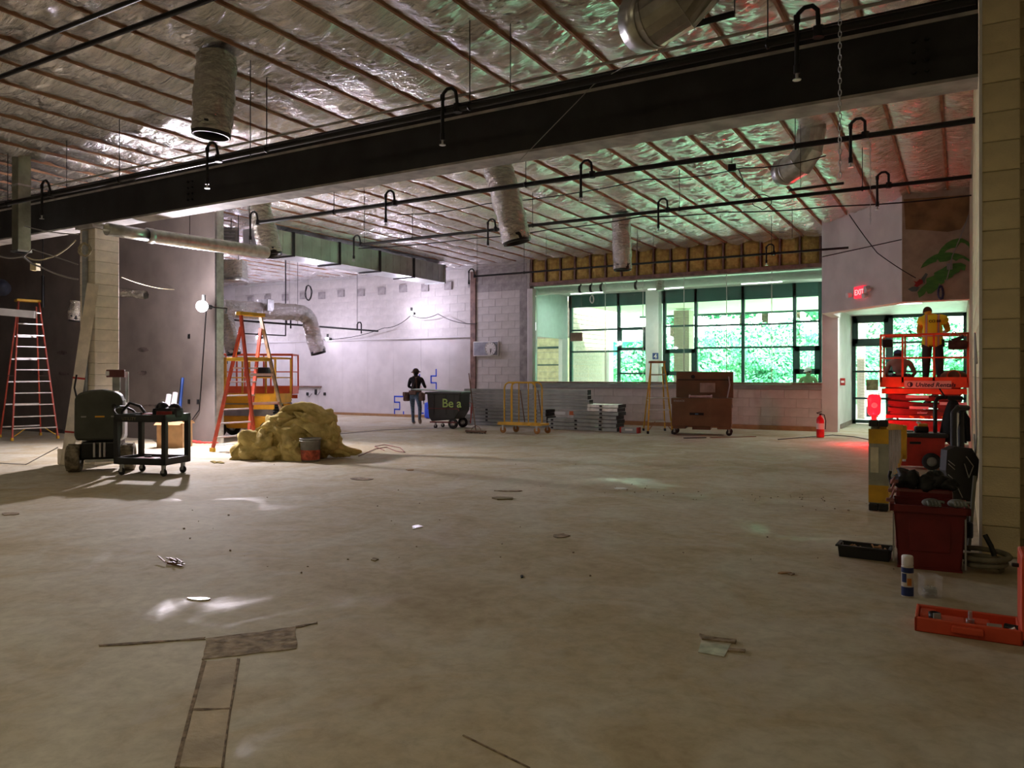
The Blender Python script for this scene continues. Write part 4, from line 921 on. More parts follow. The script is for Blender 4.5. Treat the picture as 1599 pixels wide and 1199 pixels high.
# --- towed machine with a rounded dark body
mc = thing('floor_machine', 'dark green rounded machine on two big dusty tyres before the pillar', 'machine', (-11.47, 7.04, 0), atan2(.55, .83)*-1+radians(68))
mc.rotation_euler.z = radians(48)
M_MACH = mat('machine_dark_green', (.055, .06, .045), .5, var=.15, scale=4)
M_TYRE = mat('dusty_tyre', (.24, .20, .14), .9, var=.3, scale=12, bump=.5, bscale=25)
b_ = MB(); prof = [(-.31, .50), (.31, .50), (.33, .58), (.335, 1.10), (.30, 1.20), (.22, 1.24), (.05, 1.275), (-.12, 1.265), (-.27, 1.22), (-.33, 1.14), (-.335, .58)]
b_.prism([(x, -.12, z) for x, z in prof], (0, 1, 0), .26); bo_ = b_.build('front_cowl', M_MACH, mc)
bv = bo_.modifiers.new('b', 'BEVEL'); bv.width = .035; bv.segments = 3
for x, m, w in ((-.20, M_CABLE, .07), (.02, M_LYEL, .13), (.22, M_CABLE, .09)): MB().rbox((x, -.125, .86), (w, .008, .022), .002).build('badge', m, bo_)
MB().cyl((.22, -.122, 1.02), (.22, -.14, 1.02), .035, n=14).build('cap_knob', M_BLACK, bo_)
MB().rbox((.02, .42, .78), (.52, .62, .66), .06).build('rear_body', mat('machine_grey', (.45, .45, .47), .5, var=.1), mc)
MB().bbox((.275, .2, .95), (.29, .6, 1.1)).build('side_label', M_WHITE, mc)
MB().rbox((0, .3, .34), (.50, .75, .26), .03).cyl((-.38, .12, .21), (.38, .12, .21), .035, n=10).build('chassis', M_BLACK, mc)
for x in (-.06, .02, .08): MB().cyl((x, -.10, .24), (x, -.10, .46), .018, n=10).build('hydraulic_rod', M_ALU, mc)
MB().bbox((-.2, -.06, .16), (.22, 0, .2)).build('tow_bar', M_GALV, mc)
for s in (-1, 1):
    w_ = wheel('tyre', (s*.375, .12, .215), .215, .19, M_TYRE, mc, 'X', M_BLACK, 26)
    tr = MB()
    for i in range(20): a = 2*pi*i/20; tr.box((((-1)**i)*.04, cos(a)*.212, sin(a)*.212), (.09, .03, .012), (a-pi/2, 0, 0))
    t_ = tr.build('tread', M_TYRE, w_); t_['kind'] = 'stuff'
MB().rbox((.30, .5, 1.30), (.05, .05, .5), .01).cyl((.26, .72, 1.0), (.26, .72, 1.28), .012, n=8).build('mast', M_GALV, mc)
MB().rbox((.20, .18, 1.36), (.11, .06, .22), .01).build('control_post', M_STUD, mc)
MB().rbox((.19, .18, 1.52), (.26, .08, .12), .01).build('control_head', mat('maroon_panel', (.16, .04, .04), .5), mc)
MB().rbox((.08, .14, 1.52), (.05, .05, .07), .01).build('head_light', M_WHITE, mc)
MB().tube([(-.32, .05, 1.1), (-.36, .05, 1.3), (-.33, .05, 1.5)], .014, 6).build('whip_rod', M_BLACK, mc)
# leaning bundle tied with red tape
a = V((-12.86, 7.3, 0)); b = V((-12.30, 7.42, 2.97))
pb = thing('leaning_post', 'pale flat post with red tape leaning against the pillar beside the machine', 'post', a)
d_ = b-a; z = d_.normalized(); y = V((.87, -.5, 0)); y = (y-z*y.dot(z)).normalized(); x = y.cross(z); m_ = Matrix((x, y, z)).transposed()
MB().box(d_/2+V((.02, 0, .02)), (.17, .05, d_.length), m_).build('post_body', M_PILL, pb)
MB().rbox((.0, 0, .14), (.26, .14, .28), .03).build('bagged_base', M_PILL, pb)
for f in (.18, .48): MB().box(d_*f+V((.02, 0, .02)), (.18, .06, .03), m_).build('tape_band', M_RED, pb)
cable('loose_cable', 'thin grey cord trailing from the post base across the floor at left', [(-12.9, 7.2, .3), (-13.3, 6.9, .02), (-14.2, 6.8, .01)], .008, M_CABLE)
# --- utility cart
uc = thing('utility_cart', 'black two-shelf utility cart on casters in front of the dark machine', 'cart', (-10.55, 7.30, 0), radians(17))
for z0, h in ((.80, .11), (.17, .10)):
    q = MB(); L, W_ = .88, .58
    q.bbox((-L/2, -W_/2, z0), (L/2, W_/2, z0+.02)).bbox((-L/2, -W_/2, z0), (L/2, -W_/2+.03, z0+h)).bbox((-L/2, W_/2-.03, z0), (L/2, W_/2, z0+h)).bbox((-L/2, -W_/2, z0), (-L/2+.03, W_/2, z0+h)).bbox((L/2-.03, -W_/2, z0), (L/2, W_/2, z0+h))
    q.build('shelf_tray', M_BLKPL, uc)
for sx in (-1, 1):
    for sy in (-1, 1):
        MB().bbox((sx*.41-.035, sy*.26-.03, .18), (sx*.41+.035, sy*.26+.03, .86)).build('corner_post', M_BLKPL, uc)
        caster(uc, sx*.36, sy*.22, .055, .17)
MB().tube([(-.43, -.2, .86), (-.52, -.2, .95), (-.58, -.1, 1.0), (-.60, 0, 1.01), (-.58, .1, 1.0), (-.52, .2, .95), (-.43, .2, .86)], .02, 8).build('push_handle', M_BLKPL, uc)
text_mesh('cart_lettering', 'UTILITY', .07, mat('dim_yellow_print', (.16, .14, .07), .6, var=0), uc, (-.30, -.292, .825), (pi/2, 0, 0), .001)
M_TOOLRED = mat('tool_red', (.30, .03, .02), .5, var=.2)
def on_cart(nm, lb, cat, fn, loc, rz=0):
    t = thing(nm, lb, cat, uc_m @ V(loc), radians(17)+rz); fn(t); return t
uc_m = Matrix.Translation((-10.55, 7.30, 0)) @ Matrix.Rotation(radians(17), 4, 'Z')
def f1(t):
    MB().rbox((0, 0, .05), (.26, .14, .10), .03).build('tool_body', M_TOOLRED, t); MB().tube([(-.1, 0, .08), (-.2, 0, .2), (-.38, 0, .25), (-.52, 0, .12), (-.54, .03, .02)], .022, 8).build('tool_hose', M_BLACK, t)
on_cart('power_tool', 'red power tool with a thick black hose on top of the utility cart', 'tool', f1, (-.02, .0, .82))
def f2(t):
    MB().rbox((0, 0, .10), (.40, .24, .18), .06).ball((-.1, 0, .17), .10, 10, 6).ball((.1, .02, .15), .10, 10, 6).build('bag_body', M_BLACK, t); MB().rbox((.03, -.12, .09), (.26, .03, .09), .01).build('red_pocket', M_TOOLRED, t)
on_cart('tool_bag', 'black and red tool bag heaped on the right end of the utility cart', 'bag', f2, (.25, .02, .82))
def f3(t): MB().rbox((0, 0, .03), (.34, .16, .06), .02).build('case_body', M_TOOLRED, t); MB().rbox((0, 0, .07), (.12, .03, .03), .01).build('case_handle', M_BLACK, t)
on_cart('red_tool_case', 'small red case on the bottom shelf of the utility cart', 'case', f3, (-.08, .0, .19))
# --- things against the partition
p = G(273, 698); t = thing('cardboard_box', 'brown cardboard box on the floor behind the utility cart', 'box', p, radians(28))
MB().bbox((-.27, -.22, 0), (.27, .22, .50)).build('carton', M_CARD, t); MB().box((.0, -.28, .51), (.54, .14, .006), (.5, 0, 0)).box((0, .28, .51), (.54, .14, .006), (-.5, 0, 0)).build('flap', M_CARD, t)
for i, (px, pt, lb) in enumerate(((264, 616, 'left one of two white paper rolls leaning at the partition'), (274, 613, 'right one of two white paper rolls leaning at the partition'))):
    a = G(px-12, 693); b = D(px, pt, (a.y/ray(px, pt)[1])*1.03); t = thing('paper_roll', lb, 'roll', a, group=None); MB().ring((0, 0, .02), b-a, .055, .045, 16).cyl((b-a)*.02, (b-a)*.98, .046, n=12, caps=False).build('roll', M_WHITE, t)
a = G(276, 692); b = D(285, 590, a.y/ray(285, 590)[1]*1.03); t = thing('blue_level', 'long blue level leaning at the partition beside the paper rolls', 'level', a); MB().cyl((0, 0, .01), b-a, .035, n=4).build('level_body', mat('level_blue', (.03, .09, .35), .4), t)
MB().box((b-a)*.5, (.06, .09, .06)).build('vial_block', M_BLACK, t)
p = G(315, 690); t = thing('floor_pipe_stub', 'grey pipe stub standing up from the floor at the partition edge', 'pipe', p); MB().cyl((0, 0, 0), (0, 0, .52), .055, n=14).ring((0, 0, .46), (0, 0, .53), .065, .05, 14).build('pipe_body', M_STUD, t)
M_RCORD = mat('red_cord', (.62, .06, .05), .5)
def squiggle(name, label, c, rx, ry, turns, m, r=.009, n=60, seed=3):
    rr = random.Random(seed); pts = []
    for i in range(n*turns//1):
        a = 2*pi*i/n; k = 1+.25*sin(a*.37+seed)+rr.uniform(-.04, .04); pts.append((c[0]+cos(a)*rx*k, c[1]+sin(a)*ry*k, .012+(i % 3)*.004+i/(n*turns)*.03))
    return tag(MB().tube(pts, r, 5).build(name, m), label, 'cord')
squiggle('extension_cord', 'tangle of red extension cord on the floor at the end of the partition', G(318, 692), .32, .16, 5, M_RCORD)
pts = [G(px, py, .012) for px, py in ((560, 712), (585, 701), (604, 698), (618, 704), (632, 706), (625, 699), (600, 694), (585, 697), (600, 703))]
cable('extension_cord', 'thin dark red cord curling on the floor right of the wool heap', pts, .008, mat('dark_red_cord', (.25, .08, .07), .5))
pts = [G(px, py, .012) for px, py in ((330, 695), (420, 690), (520, 678), (600, 671), (690, 668))]
cable('extension_cord', 'long faint cord crossing the floor behind the wool heap', pts, .007, M_CABLE)
# --- heap of glass wool
hp = thing('insulation_heap', 'big heap of loose yellow glass wool on the floor', 'insulation', G(448, 716))
o_ = G(448, 716)
def wool(c, s, seed, n=40, m=26, rot=(0, 0, 0), amp=.2):
    vs = []; mt = Euler(rot).to_matrix(); c = V(c)
    for i in range(m+1):
        t = pi*i/m
        for j in range(n):
            a = 2*pi*j/n; d = V((sin(t)*cos(a), sin(t)*sin(a), cos(t))); k = 1+noise.noise(d*1.8+V((seed, 0, 0)))*amp*2.2-abs(noise.noise(d*4+V((seed, 5, 0))))*amp*1.5+noise.noise(d*11+V((seed, 5, 3)))*amp*.35
            p = mt @ V((d.x*s[0]*k, d.y*s[1]*k, d.z*s[2]*k))+c; p.z = max(p.z, .004); vs.append(p)
    return MB().add(vs, [(i*n+j, (i+1)*n+j, (i+1)*n+(j+1) % n, i*n+(j+1) % n) for i in range(m) for j in range(n)], True).build('wool_clump', M_BATTP, hp)
def hl(px, py, dz=0, back=0):                     # a place on the heap from the picture, at the depth of the heap
    p = D(px, py, (o_-cam.location).dot(V((FX, FY, 0)))+back) - o_; p.z += dz; return p
for i, (px, py, sx, sy, sz, bk_, rot) in enumerate(((455, 690, .75, .6, .42, .3, (0, 0, 0)), (400, 700, .50, .4, .34, .15, (0, .2, .4)), (490, 665, .50, .45, .33, .35, (0, .3, 0)), (470, 648, .34, .28, .16, .45, (0, .25, .5)), (436, 672, .34, .3, .28, .2, (.3, 0, 0)),
        (505, 690, .32, .28, .30, .1, (0, -.2, 0)), (385, 712, .26, .22, .17, -.05, (0, 0, .5)), (420, 712, .30, .22, .16, -.2, (0, 0, 0)), (460, 706, .34, .25, .24, -.2, (0, .5, 0)), (478, 640, .22, .14, .09, .4, (0, .2, .6)), (500, 650, .30, .14, .12, .25, (0, .55, .5)),
        (488, 662, .38, .12, .10, .05, (0, .6, .6)), (528, 704, .30, .14, .10, .1, (0, .1, .4)), (545, 707, .20, .07, .045, .1, (0, 0, .7)), (410, 690, .25, .2, .2, -.05, (.4, 0, 0)), (443, 655, .22, .18, .16, .15, (0, 0, 1)), (515, 678, .2, .1, .22, .0, (0, .3, .3)))):
    wool(hl(px, py, 0, bk_), (sx, sy, sz), i*3.1, rot=rot)
def fold(pts, w, seed):                            # thick folded strips of batt
    vs = []; n = 10
    P = [V(p) for p in pts]; fine = []
    for a, b in zip(P[:-1], P[1:]): fine += [a.lerp(b, i/5) for i in range(5)]
    fine.append(P[-1]); k = len(fine)
    for _ in range(2): fine = [fine[0]]+[(fine[i-1]+fine[i]*2+fine[i+1])/4 for i in range(1, k-1)]+[fine[-1]]
    for i, p in enumerate(fine):
        for j in range(n):
            a = 2*pi*j/n; x = cos(a)*w*(1+.2*noise.noise(V((i*.5, j*.8, seed)))); z = sin(a)*w*.42*(1+.35*noise.noise(V((i*.6, j, seed+4))))
            vs.append(p+V((x*RX*.4-0, x*.9, z+.03)))
    q = MB(); q.add(vs, [(i*n+j, i*n+(j+1) % n, (i+1)*n+(j+1) % n, (i+1)*n+j) for i in range(k-1) for j in range(n)], True); q.add(vs[:n], [list(range(n))]); q.add(vs[-n:], [list(range(n))])
    return q.build('folded_batt', M_BATTP, hp)
fold([hl(440, 662, 0, .2), hl(455, 640, 0, .2), hl(480, 636, 0, .25), hl(500, 650, 0, .2), hl(512, 668, 0, .1), hl(514, 682, 0, 0)], .20, 1)
fold([hl(455, 668, 0, .0), hl(465, 660, 0, .0), hl(485, 668, 0, -.1), hl(500, 680, 0, -.15)], .16, 5)
fold([hl(447, 700, 0, -.15), hl(460, 676, 0, -.1), hl(474, 700, 0, -.2)], .17, 8)
fold([hl(375, 712, 0, -.1), hl(392, 690, 0, 0), hl(418, 672, 0, .1), hl(436, 660, 0, .2)], .18, 9)
fold([hl(520, 690, 0, .1), hl(535, 702, 0, .05), hl(550, 706, 0, .05), hl(558, 708, 0, .0)], .10, 12)
sc = MB()
for i in range(9): sc.ball((jit(.25), jit(.08), .012), .05, 8, 5, (R.uniform(.6, 1.8), .7, .25))
tag(sc.build('wool_scrap', M_BATTP, None, G(335, 722)), 'few pale wool scraps on the floor left of the heap', 'scrap')['kind'] = 'stuff'
# bucket beside it
p = G(496, 719); bu = thing('paint_bucket', 'round grey and red bucket on the floor at the right of the wool heap', 'bucket', p+V((-.05, -.12, 0)))
MB().lathe((0, 0, 0), [(0, 0), (.155, 0), (.175, .38), (.188, .38), (.188, .40), (.165, .40), (.15, .02), (0, .02)], 26).build('pail', mat('bucket_grey', (.30, .29, .26), .6, var=.15), bu)
MB().cyl((0, 0, .03), (0, 0, .20), .160, .169, n=26, caps=False).build('red_label', mat('bucket_label', (.50, .10, .05), .6, var=.25, scale=14), bu)
MB().tube([(.19*cos(a), .19*sin(a), .36+.0*a) for a in [pi+pi*i/12 for i in range(13)]], .005, 5).build('bail_handle', M_GALV, bu)

# ================================================================ SCISSOR LIFTS
def scissor_lift(label, loc, rz, L, Wd, zd, rail_h, paint, mid=M_STUD, dark=M_BLACK, zc=.62, ext=True, low=None):
    low = low or paint
    t = thing('scissor_lift', label, 'scissor lift', loc, rz)
    MB().rbox((0, 0, .36), (L*.94, Wd*.72, .30), .03).rbox((0, 0, zc-.03), (L*.9, Wd*.6, .08), .01).build('chassis', low, t)
    MB().rbox((L*.30, -Wd*.37, .38), (L*.26, .03, .18), .01).build('battery_door', low, t)
    for sx in (-1, 1):
        for sy in (-1, 1): wheel('wheel', (sx*L*.36, sy*Wd*.40, .19), .19, .13, M_RUBBER, t, 'Y', M_GALV, 22)
    n = 4; dz = (zd-.12-zc)/n
    for i in range(n):
        for s in (-1, 1):
            for y in (-.26, .26):
                z0 = zc+dz*i+.02; z1 = zc+dz*(i+1)-.02; a = (-L*.42*s, y*Wd+s*.02, z0); b = (L*.42*s, y*Wd+s*.02, z1); q = MB()
                d = V(b)-V(a); q.box((V(a)+V(b))/2, (d.length, .035, .085), (0, -atan2(d.z, d.x) if s > 0 else -atan2(d.z, d.x), 0)); q.build('scissor_arm', mid, t)
        MB().cyl((-L*.42, -Wd*.3, zc+dz*i+.03), (-L*.42, Wd*.3, zc+dz*i+.03), .025, n=8).cyl((L*.42, -Wd*.3, zc+dz*i+.03), (L*.42, Wd*.3, zc+dz*i+.03), .025, n=8).build('pivot_pin', dark, t)
    MB().cyl((-.2, 0, zc), (.3, 0, zd-.16), .05, n=12).build('lift_cylinder', M_GALV, t)
    MB().rbox((0, 0, zd-.05), (L, Wd, .07), .01).build('platform_deck', mid, t)
    q = MB(); h = .20
    for y in (-Wd/2, Wd/2): q.bbox((-L/2, y-.015, zd-.10), (L/2, y+.015, zd+.12))
    for x in (-L/2, L/2): q.bbox((x-.015, -Wd/2, zd-.10), (x+.015, Wd/2, zd+.12))
    q.build('toe_board', paint, t)
    for y in (-Wd/2-.03, Wd/2): MB().bbox((-L/2+.02, y, zd-.24), (L/2-.02, y+.03, zd-.13)).build('slide_rail', paint, t)
    zs = zd+rail_h
    for x in (-L/2, -L*.24, L*.12, L/2):
        for y in (-Wd/2, Wd/2): MB().box((x, y, zd+rail_h/2), (.042, .03, rail_h)).build('guard_post', paint, t)
    for y in (-Wd/2, Wd/2):
        MB().cyl((-L/2, y, zs), (L/2, y, zs), .022, n=8).build('top_rail', paint, t); MB().cyl((-L/2, y, zd+rail_h*.52), (L/2, y, zd+rail_h*.52), .014, n=8).build('mid_rail', paint, t)
    for x in (-L/2, L/2):
        MB().cyl((x, -Wd/2, zs), (x, Wd/2, zs), .022, n=8).build('top_rail', paint, t); MB().cyl((x, -Wd/2, zd+rail_h*.52), (x, Wd/2, zd+rail_h*.52), .014, n=8).build('mid_rail', paint, t)
    MB().rbox((-L*.42, -Wd/2+.06, zs-.18), (.2, .12, .18), .02).build('control_box', dark, t)
    q = MB()
    for k in range(3): q.cyl((-L*.44, -.15+k*.15, zd-.12), (-L*.30, -.15+k*.15, .45), .008, n=5)
    q.build('hydraulic_hose', M_BLACK, t)
    return t
rl_ = scissor_lift('orange scissor lift with two men on its deck at the right wall', (-.68, 18.95, 0), 0, 1.64, .86, 1.33, 1.03, M_ORANGE, mat('lift_maroon', (.20, .045, .035), .5, var=.1), low=mat('lift_low_red', (.30, .05, .04), .5, var=.15))
bn = MB().bbox((-.36, -.45, 1.21), (.52, -.442, 1.37)).build('name_banner', mat('banner_pale', (.82, .62, .50), .5, var=.03), rl_)
MB().bbox((-.33, -.446, 1.0), (.1, -.44, 1.06)).build('small_label', M_WHITE, rl_); MB().bbox((-.27, -.318, .76), (.1, -.31, .82)).build('small_label', M_WHITE, rl_); MB().bbox((.3, -.318, .86), (.8, -.31, .92)).build('small_label', M_WHITE, rl_)
MT = mat('banner_ink', (.02, .02, .05), .5, var=0)
text_mesh('banner_lettering', 'United Rentals', .125, MT, bn, (-.155, -.4515, 1.245), (pi/2, 0, 0), .001, bold=.0025, shear=.25)
MB().ring((-.25, -.453, 1.29), (-.25, -.450, 1.29), .055, .042, 20).build('round_emblem', MT, bn); MB().prism([(-.25+.042*cos(a), -.451, 1.29+.042*sin(a)) for a in [-pi/2+pi*i/10 for i in range(11)]], (0, -1, 0), .001).build('emblem_half', MT, bn)
for i in range(4): MB().box((-.22+i*.2, -.47, .60), (.09, .012, .03), (0, .35, 0)).build('warning_stripe', M_LYEL, rl_)
text_mesh('lift_lettering', 'scissor', .07, M_WHITE, rl_, (-.12, -.29, .665), (pi/2, 0, 0), .001, bold=.002)
# glowing red beacon drum beside it
rb = thing('red_beacon', 'glowing red warning lamp hanging at the left end of the orange lift', 'lamp', (-1.62, 18.4, .62))
MB().lathe((0, 0, 0), [(0, 0), (.10, .0), (.13, .05), (.14, .35), (.12, .43), (.06, .46), (0, .46)], 20).build('red_lens', mat('red_glow', (.8, .01, .02), .25, var=0, emit=(1, .01, .02), es=2.2), rb)
MB().bbox((-.05, -.05, -.62), (.05, .05, 0)).build('stand', M_RED, rb); MB().tube([(-.1, 0, .4), (-.1, 0, .52), (.1, 0, .52), (.1, 0, .4)], .012, 6).build('handle', M_RED, rb)
MB().cyl((.02, -.135, .22), (.02, -.15, .22), .06, n=16).build('round_sticker', M_WHITE, rb)
l2 = scissor_lift('near yellow scissor lift seen through the red platform ladder', (-14.95, 12.95, 0), radians(20), 1.75, .80, .92, .98, M_LYEL, M_ALU, zc=.48)
l3 = scissor_lift('orange scissor lift behind the yellow one in the lit far bay', (-17.3, 15.3, 0), radians(35), 2.05, .86, 1.05, 1.02, M_ORANGE, M_ALU, zc=.55)
MB().rbox((.3, .1, 1.55), (.34, .2, .26), .05).build('lift_bag', M_BLACK, l2)
# load on the right lift
t = thing('tool_basket', 'dark wire basket of tools hung on the right end of the orange lift rail', 'basket', (-.05, 18.42, 2.12))
MB().rbox((0, 0, 0), (.34, .24, .20), .04).build('basket_body', mat('dark_brown_canvas', (.06, .045, .03), .9, var=.3), t); MB().tube([(-.14, 0, .08), (-.14, 0, .22), (-.06, -.02, .28), (.02, 0, .2)], .012, 6).build('hook', M_GALV, t)
MB().cyl((-.1, -.1, .08), (.1, -.08, .16), .04, n=10).cyl((0, .05, .08), (.1, .05, .2), .03, n=8).build('tool_handle', M_BLKPL, t)
t = thing('cord_bag', 'brown sack with orange cord lying on the lift deck beside the man in the vest', 'bag', (-.12, 18.85, 1.315))
MB().ball((0, 0, .14), .2, 14, 8, (1.3, .8, .7)).build('sack', mat('brown_sack', (.25, .14, .08), .9, var=.2), t); MB().tube([(cos(a)*.12, -.14+.02*sin(a*3), .16+sin(a)*.12) for a in [2*pi*i/16 for i in range(16)]], .012, 6, closed=True).build('orange_cord', M_ORANGE, t)

# ================================================================ MIDDLE: TILT CART, PANELS, CARTS, CHEST
tc = thing('tilt_cart', 'black plastic tilt cart with green graffiti beside the walking man', 'cart', G(700, 668), YAW*.35)
b_ = MB(); prof = [(-.50, .98), (.52, .98), (.50, .50), (.34, .26), (-.36, .20), (-.44, .32)]
b_.prism([(x, -.36, z) for x, z in prof], (0, 1, 0), .72); tb = b_.build('tub', M_BLKPL, tc); bv = tb.modifiers.new('b', 'BEVEL'); bv.width = .03; bv.segments = 2
MB().rbox((.01, 0, .985), (1.10, .82, .06), .02).build('rim', M_BLKPL, tc)
for x in (-.28, .08, .33): MB().bbox((x-.012, -.375, .40), (x+.012, -.355, .96)).build('rib', M_BLKPL, tc)
MB().tube([(-.46, -.38, .56), (.46, -.38, .56), (.5, -.38, .5)], .013, 6).bbox((-.4, -.37, .16), (.42, -.33, .2)).build('frame_tube', mat('maroon_frame', (.16, .03, .03), .5), tc)
for y in (-.34, .34): wheel('wheel', (.30, y, .145), .145, .06, M_RUBBER, tc, 'Y', M_GALV, 20)
for y in (-.24, .24): caster(tc, -.28, y, .055, .17)
MB().tube([(.5, .3, .7), (.6, .3, .7), (.55, .3, .12)], .014, 6).build('tow_handle', M_RED, tc)
text_mesh('graffiti_lettering', 'Be a', .34, mat('green_spray', (.42, .62, .18), .6, var=0, bump=0), tc, (-.02, -.386, .60), (pi/2, 0, 0), .001, bold=.004)
lid = thing('grey_panel', 'thin pale grey green panel resting on top of the tilt cart', 'panel', tc.location+V((-.25, 0, 1.03)), YAW*.35+.04)
MB().box((0, 0, .02), (1.55, .62, .03), (0, .045, 0)).build('sheet', mat('pale_grey_green', (.40, .52, .48), .5, var=.05), lid)
br = thing('push_broom', 'push broom with a dark bristle head leaning against the grey panels', 'broom', G(743, 677))
MB().rbox((0, 0, .06), (.60, .08, .05), .01).build('broom_block', M_BROWNB, br)
q = MB()
for i in range(48): q.cyl((-.29+i*.0123, jit(.02), .04), (-.29+i*.0125+jit(.006), jit(.03), 0), .006, .004, n=4, caps=False)
bb = q.build('bristles', M_BLACK, br); bb['kind'] = 'stuff'
hd_ = D(732, 583, 20.6)-G(743, 677); MB().cyl((0, 0, .08), hd_, .014, n=8).tube([(-.16, 0, .07), (-.1, .02, .16), (0, .03, .2), (.1, .02, .16), (.16, 0, .07)], .008, 5).build('handle', M_BROWNB, br)
# grey steel panels: each one a thing
YP = 18.75
def panel(x0, x1, z0, z1, y0, dep, lb, grp, holes=(), m=M_STUD, cap=True):
    t = thing('steel_panel', lb, 'panel', ((x0+x1)/2, y0, z0), jit(.004), grp); L = x1-x0; h = z1-z0
    q = MB().bbox((-L/2, 0, .004), (L/2, dep, h-.004)).build('panel_body', m, t)
    MB().bbox((-L/2+.01, -.008, h*.42), (L/2-.01, 0, h*.58)).build('pressed_groove', M_STUD, t) if h > .12 else None
    if cap: MB().bbox((L/2-.012, -.004, .002), (L/2+.004, dep, h-.002)).build('end_cap', M_BLACK, t)
    for hx in holes: MB().box((hx-(x0+x1)/2, -.002, h/2), (.075, .01, .045)).build('slot_hole', M_BLACK, t)
    return t
def zp(py, Y, px=850): return W(px, py, Y).z
def xp(px, Y): return W(px, 600, Y).x
Y1 = 19.1
lay = [(679, 672.6), (672.4, 666), (665.8, 659.6), (659.4, 653.3), (653.1, 647)]
zz = [0, .105, .21, .315, .42, .52, .62, .72]
nmz = ['bottom', 'second', 'third', 'fourth', 'fifth', 'sixth', 'top']
# right stack of seven, lower three longer
for i in range(7):
    l_ = 856 if i < 3 else (896 if i < 5 else 918)
    panel(xp(l_+jit(1), YP), xp(966-(i % 2)*1.2-(2 if i < 4 else 0), YP), zz[i]+.005, zz[i+1]-.003, YP, .5, nmz[i]+' grey steel panel of the short right-hand stack', 'right stack of steel panels', [xp(p, YP) for p in ((900, 938) if i > 2 else (862, 899, 937)) if p > l_+5], M_GALV if i > 4 else M_STUD)
# left lower stack
for i in range(5):
    panel(xp(738+(0 if i > 2 else -18)+jit(1), Y1+.1), xp(854-(i > 2)*1.5, Y1+.1), zz[i]+.005, zz[i+1]-.003, Y1+.1, .55, nmz[i]+' grey steel panel of the low stack behind the yellow cart', 'left low stack of steel panels', [xp(p, Y1) for p in (757, 834)] if i > 0 else [xp(823, Y1)])
# long upper ones bridging both
for i, (za, zb_) in enumerate(((.525, .63), (.635, .72), (.725, .81), (.815, .93), (.935, 1.085))):
    panel(xp(721, YP+.42), xp(918-(i > 2)*3, YP+.42), za, zb_-.002, YP+.55, .2, ('lowest', 'second', 'middle', 'fourth', 'topmost')[i]+' long grey steel panel of the high stack', 'long steel panels on top', cap=True)
for (pa, pb_, ya, yb, m, nm) in ((866, 883, 643, 647, M_WHITE, 'white label stuck on the long panels'), (889, 897, 642, 648, mat('orange_label', (.65, .15, .04), .6), 'square orange label stuck on the long panels'), (903, 916, 643, 647, M_CABLE, 'grey label stuck on the long panels near their right end')):
    a = W(pa, yb, YP+.54); b = W(pb_, ya, YP+.54); tag(MB().bbox((a.x, YP+.537, a.z), (b.x, YP+.55, b.z)).build('sticker', m), nm, 'sticker')
# yellow drywall cart
yc = thing('drywall_cart', 'yellow steel drywall cart standing in front of the grey panels', 'cart', G(817, 676), radians(4))
MB().rbox((0, 0, .235), (1.22, .55, .05), .01).bbox((-.6, -.26, .25), (.6, -.24, .29)).build('deck', M_YEL, yc)
for y in (-.20, .20):
    MB().tube([(-.44, y, .25), (-.44, y, 1.16), (-.41, y, 1.25), (-.33, y, 1.30), (.33, y, 1.30), (.41, y, 1.25), (.44, y, 1.16), (.44, y, .25)], .022, 8).build('hoop', M_YEL, yc)
    for x in (-.22, .24): MB().cyl((x, y, .25), (x, y, 1.3), .016, n=8).build('upright', M_YEL, yc)
for x in (-.12, .38): MB().cyl((x-.06, .2, 1.1), (x+.05, .24, .26), .014, n=8).build('back_brace', M_BROWNB, yc)
for sx, w_ in ((-.48, 1), (.48, 1), (-.3, 0), (.6, 0)):
    caster(yc, sx, -.2 if w_ else .2, .085, .21, mat('orange_caster', (.45, .20, .05), .6))
# grey toolbox / level by the ladder
tb_ = thing('low_toolbox', 'low grey toolbox with red ends on the floor between panels and yellow ladder', 'toolbox', G(984, 676), .02)
MB().rbox((0, 0, .07), (.46, .2, .14), .015).build('case_body', M_STUD, tb_)
for x in (-.23, .23): MB().rbox((x, 0, .08), (.05, .21, .15), .01).build('end_piece', M_RED, tb_)
MB().rbox((0, -.1, .09), (.2, .012, .05), .004).build('white_mark', M_WHITE, tb_)
# job chest
jc = thing('job_chest', 'large brown steel job chest with its lid open before the knee wall', 'tool chest', (0, 0, 0))
pA = G(1052, 679); pB = G(1139, 681); jc.location = (pA+pB)/2+V((0, .0, 0)); dd = pB-pA; jc.rotation_euler.z = atan2(dd.y, dd.x); Lj = dd.length+.10
z0 = .22; z1 = .90; dj = .72
MB().rbox((0, dj/2, (z0+z1)/2), (Lj, dj, z1-z0), .015).build('body', M_BROWNB, jc)
MB().bbox((-Lj/2-.01, -.02, z1-.13), (Lj/2+.01, dj, z1+.02)).build('upper_band', M_BROWNB, jc)
MB().bbox((-.28, -.015, z0+.28), (.06, .0, z0+.34)).build('hand_recess', M_BLACK, jc)
MB().rbox((-.11, -.02, z0+.31), (.08, .01, .02), .004).build('blue_badge', mat('badge_blue', (.10, .25, .45), .4, var=0), jc)  # blue label at the handle
text_mesh('chest_lettering', 'KNAACK', .065, M_CABLE, jc, (-Lj/2+.05, -.024, z1-.07), (pi/2, 0, 0), .001, bold=.002)
MB().rbox((Lj/2+.005, dj*.5, z1-.17), (.015, .34, .10), .004).build('side_handle', M_BLACK, jc)
MB().rbox((Lj/2+.004, dj*.5, z1-.36), (.01, .26, .06), .003).build('side_label', M_STUD, jc)
